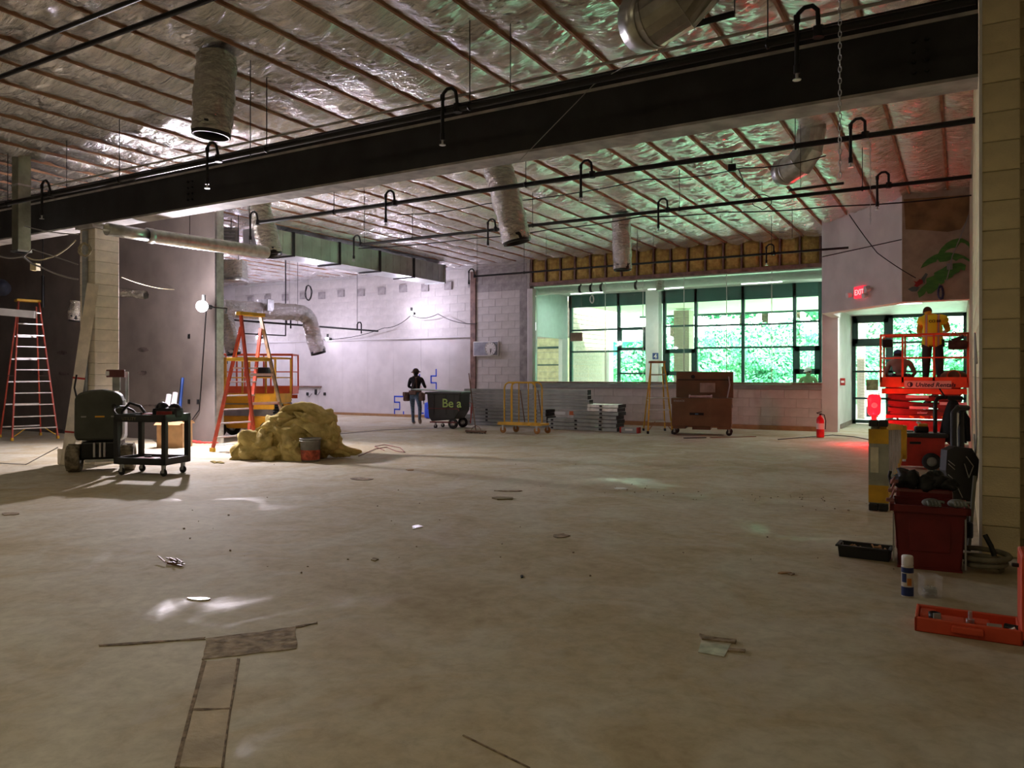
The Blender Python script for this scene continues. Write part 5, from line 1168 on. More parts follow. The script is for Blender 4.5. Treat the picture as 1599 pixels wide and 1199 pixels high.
lid_ = MB(); lid_.box((.04, dj-.02, z1+.34), (Lj*.98, .16, .66), (-.08, 0, 0)); lo = lid_.build('lid', M_BROWNB, jc)
MB().box((.04, dj-.12, z1+.47), (Lj*.94, .02, .02)).build('lid_fold', M_BLACK, lo); MB().rbox((.12, dj-.13, z1+.27), (.38, .015, .24), .004, 0).build('paper_sheet', mat('grey_paper', (.34, .30, .25), .8), lo)
MB().cyl((-.24, dj-.10, z1+.55), (-.24, dj-.15, z1+.55), .05, n=14).build('lid_latch', M_BLACK, lo); MB().tube([(Lj*.44, dj-.1, z1+.55), (Lj*.46, dj-.16, z1+.35), (Lj*.42, dj-.3, z1+.02)], .018, 6).build('lid_stay', M_CABLE, lo)
for x in (-Lj/2+.18, Lj/2-.18): MB().bbox((x-.16, .02, z0-.06), (x+.16, dj-.02, z0+.01)).build('skid', M_BROWNB, jc)
MB().bbox((-.22, .05, z0-.08), (.22, dj-.05, z0)).build('skid', M_BROWNB, jc)
for sx in (-1, 1):
    for y in (.08, dj-.08): caster(jc, sx*(Lj/2-.06), y, .075, .17)
t = thing('paper_tube', 'pale pink paper tube lying across the open edge of the brown chest', 'roll', jc.matrix_basis @ V((-.12, -.0, z1+.05)), jc.rotation_euler.z+.04); t.location = Matrix.Translation(jc.location) @ Matrix.Rotation(jc.rotation_euler.z, 4, 'Z') @ V((-.02, .05, z1+.06))
MB().cyl((-.27, 0, 0), (.27, 0, 0), .03, n=12).ring((-.28, 0, 0), (-.24, 0, 0), .045, .02, 12).ring((.24, 0, 0), (.28, 0, 0), .045, .02, 12).build('tube_body', mat('pale_pink_paper', (.50, .40, .40), .7), t)
# floor strip in front
a = G(1068, 684.5, .0); b = G(1180, 682, .0); t = thing('wood_strip', 'long dark broken strip of wood lying on the floor in front of the chest', 'strip', a, atan2(b.y-a.y, b.x-a.x)); Ls = (b-a).length
MB().bbox((0, -.03, 0), (Ls*.3, .03, .018)).build('strip_piece', M_BLACK, t); MB().bbox((Ls*.36, -.025, 0), (Ls, .02, .016)).build('strip_piece', M_BROWNB, t)

# ================================================================ RIGHT: TOOL BOXES, BIN, TOOLS
M_BOXRED = mat('tote_red', (.55, .035, .025), .4, var=.1)
rt = thing('rolling_tool_box', 'red rolling tool box with black handle beside the wall, near the lift', 'tool box', G(1440, 733), radians(12))
MB().box((0, .2, .28), (.60, .40, .46), None, (1.08, 1.08)).build('box_body', M_BOXRED, rt)
MB().rbox((-.0, .2, .54), (.72, .48, .07), .02).build('lid', M_BLKPL, rt); MB().rbox((-.26, -.01, .3), (.05, .04, .36), .01).build('light_stripe', M_WHITE, rt)
MB().rbox((-.1, -.01, .42), (.16, .03, .04), .01).build('latch', M_BLACK, rt)
for x, r_ in ((.12, .135), (.38, .12)): wheel('wheel', (x, -.06, r_), r_, .07, M_RUBBER, rt, 'Y', M_STUD, 24)
MB().tube([(.22, .2, .5), (.22, .2, 1.05), (.25, .2, 1.12), (.32, .2, 1.14), (.52, .2, 1.14)], .03, 8).rbox((.50, .2, 1.13), (.22, .1, .07), .02).build('pull_handle', M_BLACK, rt)
MB().cyl((.28, .2, 1.28), (.36, .16, 1.14), .012, n=6).build('handle_lever', M_BLACK, rt)
t = thing('hanging_jacket', 'black jacket draped over the handle of the red rolling tool box', 'jacket', G(1440, 733)+V((.42, .28, 0)), radians(12))
q = MB(); vs = []; n = 16; m = 12
for i in range(m+1):
    f = i/m; z = 1.10-f*.66; w = .05+.16*(f**.7)
    for j in range(n): a = 2*pi*j/n; k = 1+.22*noise.noise(V((cos(a)*2, sin(a)*2, f*1.2))); vs.append((cos(a)*w*k, sin(a)*w*.6*k, z+.02*sin(a*3)*f))
q.add(vs, [(i*n+j, i*n+(j+1) % n, (i+1)*n+(j+1) % n, (i+1)*n+j) for i in range(m) for j in range(n)], True); q.add(vs[:n], [list(range(n))]); q.build('jacket_cloth', mat('black_navy_cloth', (.012, .016, .018), .85, var=.2), t)
MB().tube([(.08, 0, 1.0), (.19, 0, .8), (.2, 0, .45)], .05, 8).build('sleeve', mat('black_navy_cloth', (.012, .016, .018), .85), t)
t = thing('cordless_tool', 'dark cordless drill with yellow parts on the lid of the rolling tool box', 'tool', G(1440, 733)+V((-.02, .18, .575)), .3)
MB().rbox((0, 0, .05), (.2, .12, .1), .03).build('tool_body', M_BLACK, t); MB().rbox((.02, 0, .12), (.14, .08, .05), .02).build('yellow_shell', M_LYEL, t); MB().rbox((-.04, 0, .155), (.06, .06, .03), .01).build('pale_cap', M_WHITE, t)
t = thing('hand_tool', 'flat dark hand tool with a yellow end beside the cordless drill', 'tool', G(1440, 733)+V((-.24, .16, .575)), .1)
MB().rbox((0, 0, .015), (.22, .09, .03), .01).build('tool_body', M_STUD, t); MB().rbox((-.1, 0, .03), (.05, .06, .04), .01).build('yellow_end', M_LYEL, t)
# black hand truck with folded black frame
ht = thing('hand_truck', 'black hand truck with tall double handles leaning at the wall', 'hand truck', G(1508, 850)+V((-.03, .0, 0)), radians(80))
M_BK2 = mat('matt_black', (.012, .013, .014), .6, var=.1)
def hp_(px, py, t_): return D(px, py, t_)
ht2 = ht; ht2.rotation_euler.z = 0; ho = ht2.location
for k, (xa, xb_) in enumerate(((1489, 1487), (1500, 1499))):
    q = MB(); P = [hp_(xa+8, 636, 7.2+k*.1), hp_(xa, 644, 7.2+k*.1), hp_(xb_+2, 700, 7.1), hp_(xb_+12, 800, 6.9)]; q.tube([p-ho for p in P], .027, 8); q.build('handle_tube', M_BK2, ht2)
MB().cyl(hp_(1494, 636, 7.2)-ho, hp_(1511, 637, 7.3)-ho, .025, n=8).build('hand_grip', M_BK2, ht2)
MB().cyl(hp_(1495, 645, 7.25)-ho, hp_(1496, 700, 7.2)-ho, .014, n=8).build('chrome_tube', M_ALU, ht2)
P = [(1479, 703), (1492, 697), (1518, 700), (1529, 718), (1527, 745), (1513, 800), (1498, 800), (1484, 770), (1477, 735)]
MB().prism([hp_(x, y, 6.9)-ho for x, y in P], (FX, FY, 0), .10).build('folded_frame', M_BK2, ht2)
for (a, b) in (((1481, 719), (1491, 727)), ((1481, 724), (1491, 733)), ((1481, 741), (1491, 750)), ((1482, 748), (1492, 757)), ((1494, 758), (1503, 777)), ((1506, 724), (1513, 746)), ((1513, 746), (1520, 728)), ((1520, 728), (1509, 713))):
    MB().cyl(hp_(*a, 6.87)-ho, hp_(*b, 6.87)-ho, .004, n=5).build('pale_piping', M_CABLE, ht2)
for p, r_ in ((hp_(1509, 838, 6.75), .13),): wheel('wheel', p-ho+V((0, 0, r_-p.z)), r_, .06, M_RUBBER, ht2, 'X', M_BK2, 22)
MB().cyl(hp_(1504, 795, 6.9)-ho, hp_(1509, 850, 6.75)-ho, .035, n=8).build('lower_post', M_BK2, ht2)
# red bin
def lump(q, c, s, seed, n=20, m=14, amp=.3):
    vs = []
    for i in range(m+1):
        for j in range(n):
            d = V((sin(pi*i/m)*cos(2*pi*j/n), sin(pi*i/m)*sin(2*pi*j/n), cos(pi*i/m))); k = 1+noise.noise(d*1.7+V((seed, 0, 0)))*amp*1.6-abs(noise.noise(d*4+V((seed, 4, 0))))*amp
            vs.append(V((d.x*s[0]*k, d.y*s[1]*k, d.z*s[2]*k))+V(c))
    return q.add(vs, [(i*n+j, (i+1)*n+j, (i+1)*n+(j+1) % n, i*n+(j+1) % n) for i in range(m) for j in range(n)], True)
c = G(1448, 890); M_BIN = mat('dark_red_bin', (.16, .012, .012), .45, var=.1)
rb_ = thing('red_bin', 'deep red plastic bin full of black gear standing before the hand truck', 'bin', c+V((0, .20, 0)), radians(4))
q = MB(); L, Wd, H = .44, .40, .47
for a, b in (((-L/2, -Wd/2), (L/2, -Wd/2)), ((L/2, -Wd/2), (L/2, Wd/2)), ((L/2, Wd/2), (-L/2, Wd/2)), ((-L/2, Wd/2), (-L/2, -Wd/2))):
    a = V((*a, 0)); b = V((*b, 0)); n_ = V((b.y-a.y, a.x-b.x, 0)).normalized(); ta, tb2 = a*1.12, b*1.12
    q.add([a*.96, b*.96, tb2+V((0, 0, H)), ta+V((0, 0, H)), (a*.96)-n_*.01, (b*.96)-n_*.01, tb2-n_*.012+V((0, 0, H)), ta-n_*.012+V((0, 0, H))], [(0, 1, 2, 3), (7, 6, 5, 4), (3, 2, 6, 7), (0, 4, 5, 1), (1, 5, 6, 2), (0, 3, 7, 4)])
q.bbox((-L/2, -Wd/2, 0), (L/2, Wd/2, .015)); q.build('bin_body', M_BIN, rb_)
q = MB(); k = 1.17
for a, b in (((-1, -1), (1, -1)), ((1, -1), (1, 1)), ((1, 1), (-1, 1)), ((-1, 1), (-1, -1))): q.box(((a[0]+b[0])/2*L/2*k, (a[1]+b[1])/2*Wd/2*k, H), (abs(b[0]-a[0])/2*L*k+.03 if a[1] == b[1] else .03, abs(b[1]-a[1])/2*Wd*k+.03 if a[0] == b[0] else .03, .05))
q.build('rim', M_BIN, rb_)
MB().rbox((.0, -Wd/2*1.02-.008, .27), (.28, .012, .25), .005).build('front_panel', M_BIN, rb_); MB().bbox((L/2*1.06, -Wd/2-.02, .03), (L/2*1.06+.012, -Wd/2, H-.05)).build('pale_edge_strip', M_CABLE, rb_)
MB().bbox((-L/2*1.1-.01, -Wd/2-.02, .05), (-L/2*1.1+.002, -Wd/2+.02, H-.05)).build('pale_edge_strip', M_CABLE, rb_)
MB().rbox((-.02, .34, .30), (.42, .16, .52), .03).build('back_box', M_BIN, rb_)
bm4 = Matrix.Translation(rb_.location) @ Matrix.Rotation(radians(4), 4, 'Z')
t = thing('black_bundle', 'heap of black bags and cloth piled at the back of the red bin', 'bag', bm4 @ V((-.02, .32, .565)), .1)
q = MB()
for (x, y, z, r_) in ((-.12, 0, .06, .10), (.02, .0, .03, .085), (.10, .02, .05, .085), (.17, 0, .03, .07), (.05, .02, .08, .055)): lump(q, (x, y, z), (r_*1.1, r_*.85, r_*.95), x*9+3)
q.build('bundle_cloth', M_BK2, t); MB().tube([(-.24, -.05, 0), (-.26, -.05, .09), (-.25, -.05, .13)], .014, 6).build('strap', M_BK2, t)
t = thing('work_gloves', 'pair of grey work gloves lying on the front rim of the red bin', 'gloves', bm4 @ V((.10, -.18, .50)), .3)
M_GLV = mat('grey_glove', (.20, .22, .21), .85, var=.15)
for k, (x, rz_) in enumerate(((-.09, .3), (.09, -.2))):
    q = MB(); q.ball((x, 0, .02), .06, 12, 8, (1.15, .8, .55))
    for j in range(4): q.tube([(x-.03+j*.022, -.02, .03), (x-.035+j*.024, -.06, .03), (x-.035+j*.024, -.085, .01)], .012, 6)
    q.tube([(x+.05, .0, .03), (x+.08, -.03, .03)], .012, 6); q.build('glove', M_GLV, t)
t = thing('pink_tool', 'small pale pink and red clip tools hooked on the left corner of the red bin', 'tool', bm4 @ V((-.27, -.12, .49)))
q = MB()
for j in range(3): q.rbox((.012*j, .04*j, .02+.07*j), (.06, .04, .03), .01).cyl((.0, .03*j, .02+.06*j), (.03, .03*j, .10+.05*j), .010, n=6)
q.build('clip_body', mat('pale_pink', (.34, .14, .13), .6, var=.3, scale=30), t)
# black tray
p = G(1349, 873); bt = thing('black_tray', 'low black plastic tray of scraps on the floor left of the red bin', 'tray', p+V((0, .08, 0)), radians(-2))
q = MB(); L, Wd, H = .36, .16, .10
q.bbox((-L/2, -Wd/2, 0), (L/2, Wd/2, .01))
for s in (-1, 1): q.box((0, s*Wd/2*1.05, H/2), (L, .012, H), (s*-.12, 0, 0)).box((s*L/2*1.03, 0, H/2), (.012, Wd, H), (0, s*.12, 0))
q.bbox((-L/2-.02, -Wd/2-.03, H-.012), (L/2+.02, -Wd/2+.0, H)).bbox((-L/2-.02, Wd/2, H-.012), (L/2+.02, Wd/2+.03, H)).bbox((-L/2-.03, -Wd/2-.03, H-.012), (-L/2, Wd/2+.03, H)).bbox((L/2, -Wd/2-.03, H-.012), (L/2+.03, Wd/2+.03, H))
q.build('tray_body', M_BK2, bt)
q = MB()
for i in range(16): q.box((jit(.14), jit(.05), .08+jit(.02)), (.04, .02, .012), (jit(1), jit(1), jit(3)))
s_ = q.build('scraps', M_CARD, bt); s_['kind'] = 'stuff'
# spray can
p = G(1417, 931); sc_ = thing('spray_can', 'white and blue spray can with a white cap before the red bin', 'spray can', p)
MB().lathe((0, 0, 0), [(0, 0), (.036, .0), (.038, .006), (.038, .205), (.034, .215), (0, .215)], 24).build('can_body', mat('can_white', (.55, .52, .46), .35, var=0), sc_)
MB().lathe((0, 0, 0), [(.034, .212), (.0365, .214), (.0365, .268), (.033, .276), (0, .276)], 24).build('cap', M_WHITE, sc_)
mb_ = mat('can_navy', (.01, .025, .12), .35, var=0)
for a, b in ((.01, .07), (.165, .20)): MB().cyl((0, 0, a), (0, 0, b), .0386, n=24, caps=False).build('blue_band', mb_, sc_)
q = MB(); q.add([(.0388*sin(a), -.0388*cos(a), z) for z in (.10, .16) for a in (-1.0, -.7, -.4, -.1)], [(i, i+1, i+5, i+4) for i in range(3)]); q.build('blue_patch', mb_, sc_)
q = MB(); q.add([(.0388*sin(a), -.0388*cos(a), z) for z in (.08, .13) for a in (.0, .25, .5, .75)], [(i, i+1, i+5, i+4) for i in range(3)]); q.build('orange_patch', mat('can_orange', (.5, .18, .03), .4, var=0), sc_)
# clear jar of screws
p = G(1452, 933); jr = thing('screw_jar', 'clear square plastic jar half full of screws beside the spray can', 'jar', p+V((0, .03, 0)), .45)
M_CLEAR = mat('clear_plastic', (.8, .8, .78), .15, var=0, alpha=.2)
MB().rbox((0, 0, .065), (.115, .115, .13), .012).build('jar_body', M_CLEAR, jr); MB().rbox((0, 0, .138), (.118, .118, .018), .006).build('jar_lid', M_CLEAR, jr)
q = MB()
for i in range(150): q.cyl((jit(.042), jit(.042), R.uniform(.01, .065)), (jit(.046), jit(.046), R.uniform(.01, .07)), .0028, .001, n=4)
s_ = q.build('screws', M_GALV, jr); s_['kind'] = 'stuff'
# orange tool case
cL = G(1428, 985); cR = G(1598, 1010); dd = cR-cL; oc = thing('orange_tool_case', 'open orange plastic tool case with a few sockets, at the lower right', 'tool case', cL, atan2(dd.y, dd.x)); L = dd.length; M_OC = mat('case_orange', (.62, .075, .03), .42, var=.06, bump=.05)
dpt = .30; H = .085
q = MB(); q.bbox((0, 0, 0), (L, dpt, .012)).bbox((0, 0, 0), (.02, dpt, H)).bbox((L-.02, 0, 0), (L, dpt, H)).bbox((0, 0, 0), (L, .02, H)).bbox((0, dpt-.02, 0), (L, dpt, H))
ob = q.build('case_shell', M_OC, oc); bv = ob.modifiers.new('b', 'BEVEL'); bv.width = .008; bv.segments = 2
MB().rbox((L*.12, dpt*.62, .045), (L*.16, dpt*.5, .06), .012).rbox((L*.36, dpt*.4, .04), (L*.26, dpt*.55, .05), .012).rbox((L*.62, dpt*.6, .038), (L*.2, dpt*.4, .05), .012).rbox((L*.8, dpt*.35, .03), (L*.24, dpt*.4, .03), .01).build('moulded_insert', M_OC, oc)
MB().rbox((L*.5, -.015, .05), (L*.3, .03, .04), .01).build('carry_handle', M_OC, oc)
lp = MB().bbox((L-.01, .0, .03), (L+.05, dpt, .5)); lo = lp.build('open_lid', M_OC, oc); bv = lo.modifiers.new('b', 'BEVEL'); bv.width = .012; bv.segments = 2
MB().rbox((L-.02, .18, .41), (.05, .03, .02), .006).build('lid_latch', M_BLACK, lo)
cm = Matrix.Translation(cL) @ Matrix.Rotation(oc.rotation_euler.z, 4, 'Z')
t = thing('punch_die', 'black ring-shaped punch die at the left in the orange case', 'tool', cm @ V((L*.19, dpt*.3, .05)), .4); MB().ring((0, 0, 0), (0, 0, .05), .032, .02, 20).build('die_ring', M_BLACK, t); MB().bbox((-.02, -.04, 0), (.02, -.03, .055)).build('tab', M_STUD, t)
t = thing('draw_stud', 'upright steel draw stud in the middle of the orange case', 'tool', cm @ V((L*.53, dpt*.35, .045))); MB().cyl((0, 0, 0), (0, 0, .04), .022, n=18).build('nut', M_GALV, t); MB().cyl((0, 0, .04), (0, 0, .085), .011, n=12).build('stud_shaft', M_ALU, t)
t = thing('socket_set', 'dark sockets lying together at the right in the orange case', 'tool', cm @ V((L*.80, dpt*.3, .05)), .1); MB().cyl((-.06, 0, .01), (.01, 0, .01), .022, n=16).build('socket', M_STUD, t); MB().cyl((.03, .03, .01), (.09, .0, .012), .024, n=16).build('socket', M_BLACK, t); MB().cyl((.02, -.03, .0), (.07, -.04, .03), .01, n=10).build('socket', M_ALU, t)
# coiled hose and cable by the pier
q = MB(); c = G(1538, 893)
hc = thing('coiled_hose', 'dusty grey hose coiled on the floor at the foot of the pier', 'hose', c)
q.tube([(cos(a)*(.11+.004*a), sin(a)*(.10+.004*a), .03+.008*a) for a in [i*.35 for i in range(44)]], .02, 8); q.build('hose_coil', mat('dusty_hose', (.20, .18, .13), .85, var=.2), hc)
MB().tube([(.06, 0, .13), (.04, 0, .2), (.0, .02, .28)], .018, 8).build('hose_end', M_BK2, hc)
cable('wall_cable', 'thin dark cable climbing the corner of the pier on the right wall', [(.125, 7.9, 1.6), (.12, 8.6, 1.9), (.12, 8.2, 1.3), (.12, 7.7, .95), (.12, 8.4, .7), (.12, 9.0, .9)], .008, M_CABLE)
t = thing('leaning_pipe', 'dusty grey pole leaning at the corner between hand truck and pier', 'pole', (.06, 7.6, 0)); MB().cyl((0, 0, 0), (.05, .2, .62), .016, n=8).build('pole', mat('dusty_dark', (.11, .11, .08), .9), t); MB().rbox((0, 0, .18), (.07, .06, .14), .02).build('clamp', M_BLACK, t)

# ================================================================ FLOOR REPAIRS AND DEBRIS
M_PATCH = mat('rough_dark_patch', (.40, .32, .22), .9, var=.4, scale=14, bump=.8, bscale=18, col2=(.16, .12, .08))
M_TRF = mat('trench_fill', (.48, .40, .27), .8, var=.15, scale=4, bump=.4)
floor_o = bpy.data.objects['floor']
def floor_poly(pts, m, nm, z=.004, sub=True):
    P = [G(x, y) for x, y in pts]; return MB().prism([(p.x, p.y, -.01) for p in P], (0, 0, 1), .01+z).build(nm, m, floor_o)
def rough(pts, n=5):
    out = []; rr = random.Random(4)
    for i in range(len(pts)):
        a, b = pts[i], pts[(i+1) % len(pts)]
        for k in range(n): f = k/n; out.append((a[0]+(b[0]-a[0])*f+rr.uniform(-1.5, 1.5), a[1]+(b[1]-a[1])*f+rr.uniform(-.8, .8)))
    return out
floor_poly(rough([(322, 998), (462, 979), (463, 1013), (315, 1031)]), M_PATCH, 'mortar_patch')
floor_poly(rough([(322, 1034), (372, 1028), (345, 1199), (278, 1199)], 8), M_TRF, 'trench_fill', .003)
MD = mat('dark_saw_cut', (.24, .18, .12), .95, var=.3, scale=20)
for pts in ([(317, 1031), (322, 1033), (279, 1199), (271, 1199)], [(371, 1029), (374, 1029), (348, 1199), (344, 1199)], [(300, 1108), (360, 1106), (360, 1108), (300, 1111)], [(155, 1008), (320, 996), (320, 998.5), (155, 1010)], [(462, 979), (495, 972), (495, 973.5), (462, 981)]): floor_poly(rough(pts, 4), MD, 'saw_cut', .0045)
floor_poly([(1128, 1199-0), (1137, 1199), (1030, 1142), (1026, 1142)][:0] or [(722, 1149), (724, 1148), (828, 1199), (824, 1199)], MD, 'saw_cut', .004)
def flake(px, py, wpx, hpx, m, lb, seed=0, th=.008, cat='debris', nm='floor_scrap'):
    rr = random.Random(seed+px); pts = []
    for i in range(9): a = 2*pi*i/9; k = rr.uniform(.6, 1.15); pts.append(G(px+cos(a)*wpx/2*k, py+sin(a)*hpx/2*k))
    c = G(px, py); return tag(MB().prism([p-c for p in pts], (0, 0, 1), th).build(nm, m, None, c), lb, cat)
M_MIRR = mat('shiny_offcut', (.62, .62, .58), .25, .6, var=.1)
sh_ = thing('torn_sheet', 'pale torn plastic sheet lying on the floor, centre right foreground', 'sheet', G(1118, 1012)); o_ = G(1118, 1012)
MB().prism([G(x, y)-o_ for x, y in ((1096, 998), (1142, 1004), (1131, 1026), (1090, 1019))], (0, 0, 1), .004).build('sheet', mat('pale_sheet', (.50, .48, .40), .4, var=.2, scale=10), sh_)
MB().prism([G(x, y)-o_ for x, y in ((1092, 992), (1096, 1000), (1148, 1006), (1150, 1001), (1120, 998))], (0, 0, 1), .012).build('dirty_edge', M_PATCH, sh_); MB().prism([G(x, y)-o_ for x, y in ((1138, 1014), (1164, 1016), (1163, 1020), (1136, 1018))], (0, 0, 1), .01).build('dirty_edge', M_PATCH, sh_)
t = thing('wood_splinters', 'small heap of dark splintered wood on the floor at left', 'debris', G(270, 880))
for i in range(9): p = V((jit(.14), jit(.05), .01+i*.003)); MB().box(p, (R.uniform(.08, .2), .012, .008), (0, jit(.1), jit(.5))).build('splinter', M_BROWNB, t)
flake(786, 779, 40, 4, mat('olive_scrap', (.22, .18, .09), .8), 'long olive strip of scrap in the middle of the floor', 1, .015); flake(563, 748, 36, 5, M_PATCH, 'dark flat scrap right of the wool heap shadow', 2)
flake(968, 763, 26, 3, M_WHITE, 'small white scrap near the centre right of the floor', 3); flake(877, 837, 28, 7, M_PATCH, 'ring-shaped dark scrap in the middle right of the floor', 4)
flake(650, 823, 0+20, 6, M_MIRR, 'shiny pale chip lying mid floor, left of centre', 5); flake(640, 734, 14, 2, M_CARD, 'little brown chip behind the wool heap line', 6); flake(795, 767, 46, 2.4, M_PATCH, 'thin dark streak of scrap just behind the olive strip', 7)
flake(1235, 897, 12, 3, M_PATCH, 'small brown chip left of the spray can row', 8); flake(1225, 895, 20, 3, M_CARD, 'tan sliver beside the small brown chip', 9); flake(310, 936, 34, 5, M_MIRR, 'wet shiny offcut lying on the floor at left', 12); flake(585, 874, 12, 5, M_PATCH, 'dark crumb of mortar alone left of centre', 13)
flake(815, 901, 6, 4, M_BLACK, 'tiny black nut on the floor in mid foreground', 14); flake(15, 803, 34, 5, M_PATCH, 'dark scrap near the left edge of the floor', 15)
cr = MB().ball((0, 0, .006), .012, 6, 4, (1.3, .9, .6)).mesh('mortar_crumb', M_PATCH)
for i in range(110):
    if i < 60: px = R.gauss(1180, 150); py = 762+(px-900)*.05+R.gauss(0, 7)
    else: px = R.uniform(250, 1400); py = R.uniform(715, 900)
    s = R.uniform(.3, 1.0); o = link('mortar_crumb', cr, None, G(px, py), R.uniform(0, 6)); o.scale = (s, s, s); tag(o, 'small dark crumb of mortar scattered on the bare floor', 'debris', 'mortar crumbs on the floor')
# cord and red hose at vestibule
cable('extension_cord', 'dark cord lying on the floor through the entrance opening', [G(1215, 686, .01), G(1300, 679, .01), G(1335, 682, .01), G(1375, 690, .01)], .01, M_BLACK)

# ================================================================ PEOPLE
def figure(label, loc, rz, J, bones, mats, parts=(), face=True, head=None, hair=None, hat=None, name='person', cat='person', hands=(), lookdir=None):
    """J: joint -> (pos, radius); bones: (a, b, tag); the skin is one continuous mesh, its material follows the nearest bone"""
    t = thing(name, label, cat, loc, rz)
    names = list(J); idx = {n: i for i, n in enumerate(names)}
    me = bpy.data.meshes.new('s'); me.from_pydata([J[n][0] for n in names], [(idx[a], idx[b]) for a, b, _ in bones], [])
    o = bpy.data.objects.new('s', me); COL.objects.link(o)
    sk = o.modifiers.new('k', 'SKIN'); sk.use_smooth_shade = True; sub = o.modifiers.new('u', 'SUBSURF'); sub.levels = 2; sub.render_levels = 2
    for i, n in enumerate(names):
        r = J[n][1]; r = r if isinstance(r, tuple) else (r, r); me.skin_vertices[0].data[i].radius = r
        me.skin_vertices[0].data[i].use_root = (n == 'pelvis')
    dg = bpy.context.evaluated_depsgraph_get(); ev = o.evaluated_get(dg); bmesh_me = bpy.data.meshes.new_from_object(ev)
    bpy.data.objects.remove(o)
    bmesh_me.name = 'body'; tags = sorted(mats); bmesh_me.materials.clear()
    for k in tags: bmesh_me.materials.append(mats[k])
    def seg(p, a, b):
        ab = b-a; f = max(0, min(1, (p-a).dot(ab)/max(1e-9, ab.dot(ab)))); return (p-a-ab*f).length
    segs = [(V(J[a][0]), V(J[b][0]), g, (J[a][1] if not isinstance(J[a][1], tuple) else J[a][1][0])) for a, b, g in bones]
    ftag = []
    for p in bmesh_me.polygons:
        c = p.center; g = min(segs, key=lambda s: seg(c, s[0], s[1])-s[3]*.35)[2]; ftag.append(g); p.material_index = tags.index(g); p.use_smooth = True
    body = link('body', bmesh_me, t)
    for (nm, gs, m, off, lim) in parts:                     # clothes: shells over the parts of the body they cover
        bm = bmesh.new(); bm.from_mesh(bmesh_me); bm.normal_update()
        nrm = {v.index: v.normal.copy() for v in bm.verts}
        kill = [f for f in bm.faces if ftag[f.index] not in gs or (lim and not lim(f.calc_center_median()))]
        bmesh.ops.delete(bm, geom=kill, context='FACES')
        for v in bm.verts: v.co += v.normal*off
        if len(bm.faces):
            mm = bpy.data.meshes.new(nm); bm.to_mesh(mm); mm.materials.clear(); mm.materials.append(m)
            for p in mm.polygons: p.material_index = 0; p.use_smooth = True
            c = link(nm, mm, t); so = c.modifiers.new('t', 'SOLIDIFY'); so.thickness = off*.8
        bm.free()
    # head details
    hc, hr = V(J['head'][0]), J['head'][1] if not isinstance(J['head'][1], tuple) else J['head'][1][0]
    ld = V(lookdir or (0, 1, 0)).normalized(); sd = ld.cross(V((0, 0, 1))).normalized(); upv = sd.cross(ld).normalized()
    q = MB()
    q.ball(hc+ld*hr*1.02-upv*.012, .016, 8, 6)                                        # nose
    for s in (-1, 1): q.ball(hc+sd*s*hr*.98-upv*.01, .028, 8, 6, (.5, .8, 1.1))
    q.build('nose_and_ears', mats['skin'], t)
    q = MB()
    for s in (-1, 1): q.ball(hc+ld*hr*.93+sd*s*.032+upv*.02, .011, 8, 6)
    q.build('eyes', M_WHITE, t)
    MB().box(hc+ld*hr*.93-upv*.055, (.045, .02, .008), Matrix((sd, ld, upv)).transposed()).build('mouth', M_TOOLRED, t)
    if hair:
        q = MB(); rot = Matrix((sd, ld, upv)).transposed(); vs = []
        n, m = 18, 8
        for i in range(m+1):
            a = (pi*.60)*i/m
            for j in range(n): b = 2*pi*j/n; vs.append(hc+rot @ V((sin(a)*cos(b)*hr*1.06, sin(a)*sin(b)*hr*1.12-hr*.12, cos(a)*hr*1.25)))
        q.add(vs, [(i*n+j, (i+1)*n+j, (i+1)*n+(j+1) % n, i*n+(j+1) % n) for i in range(m) for j in range(n)], True); q.build('hair', hair, t)
    if hat:
        q = MB(); rot = Matrix((sd, ld, upv)).transposed(); vs = []; n, m = 20, 7
        for i in range(m+1):
            a = (pi*.5)*i/m
            for j in range(n): b = 2*pi*j/n; vs.append(hc+rot @ V((sin(a)*cos(b)*hr*1.16, sin(a)*sin(b)*hr*1.22, cos(a)*hr*1.22+.025)))
        q.add(vs, [(i*n+j, (i+1)*n+j, (i+1)*n+(j+1) % n, i*n+(j+1) % n) for i in range(m) for j in range(n)], True)
        h_ = q.build('hat', hat[0], t); so = h_.modifiers.new('t', 'SOLIDIFY'); so.thickness = .006
        if hat[1] == 'brim':
            MB().lathe((0, 0, 0), [(hr*1.1, .0), (hr*1.75, -.015), (hr*1.75, -.02), (hr*1.1, -.008)], 22).build('hat_brim', hat[0], t, hc+upv*.03, rot.to_euler())
        else:
            vs = [hc+rot @ V((x*hr, hr*1.05+y*hr, .035-y*.02)) for x, y in ((-.8, 0), (-.55, .7), (0, .9), (.55, .7), (.8, 0))]
            MB().prism(vs, upv, .008).build('cap_peak', hat[0], t)
    for (wr, dirv, sidev, m) in hands:                      # five fingers each
        w = V(wr); d = V(dirv).normalized(); s = V(sidev).normalized(); nn = d.cross(s).normalized(); q = MB()
        q.ball(w+d*.045, .042, 10, 8, (1, 1, .6), None)
        for k, L in enumerate((.062, .072, .068, .052)):
            a = w+d*.075+s*(-.03+k*.02); q.tube([a, a+d*L*.5+nn*.004, a+d*L*.8+nn*.022, a+d*L*.9+nn*.04], .009, 6, rf=lambda f: .0095-.003*f)
        a = w+d*.025-s*.035; q.tube([a, a-s*.022+d*.025, a-s*.02+d*.05+nn*.02], .01, 6); q.build('hand', m, t)
    return t
B0 = [('pelvis', 'waist', 'shirt'), ('waist', 'chest', 'shirt'), ('chest', 'upchest', 'shirt'), ('upchest', 'neck', 'shirt'), ('neck', 'head', 'skin'), ('head', 'crown', 'skin')]
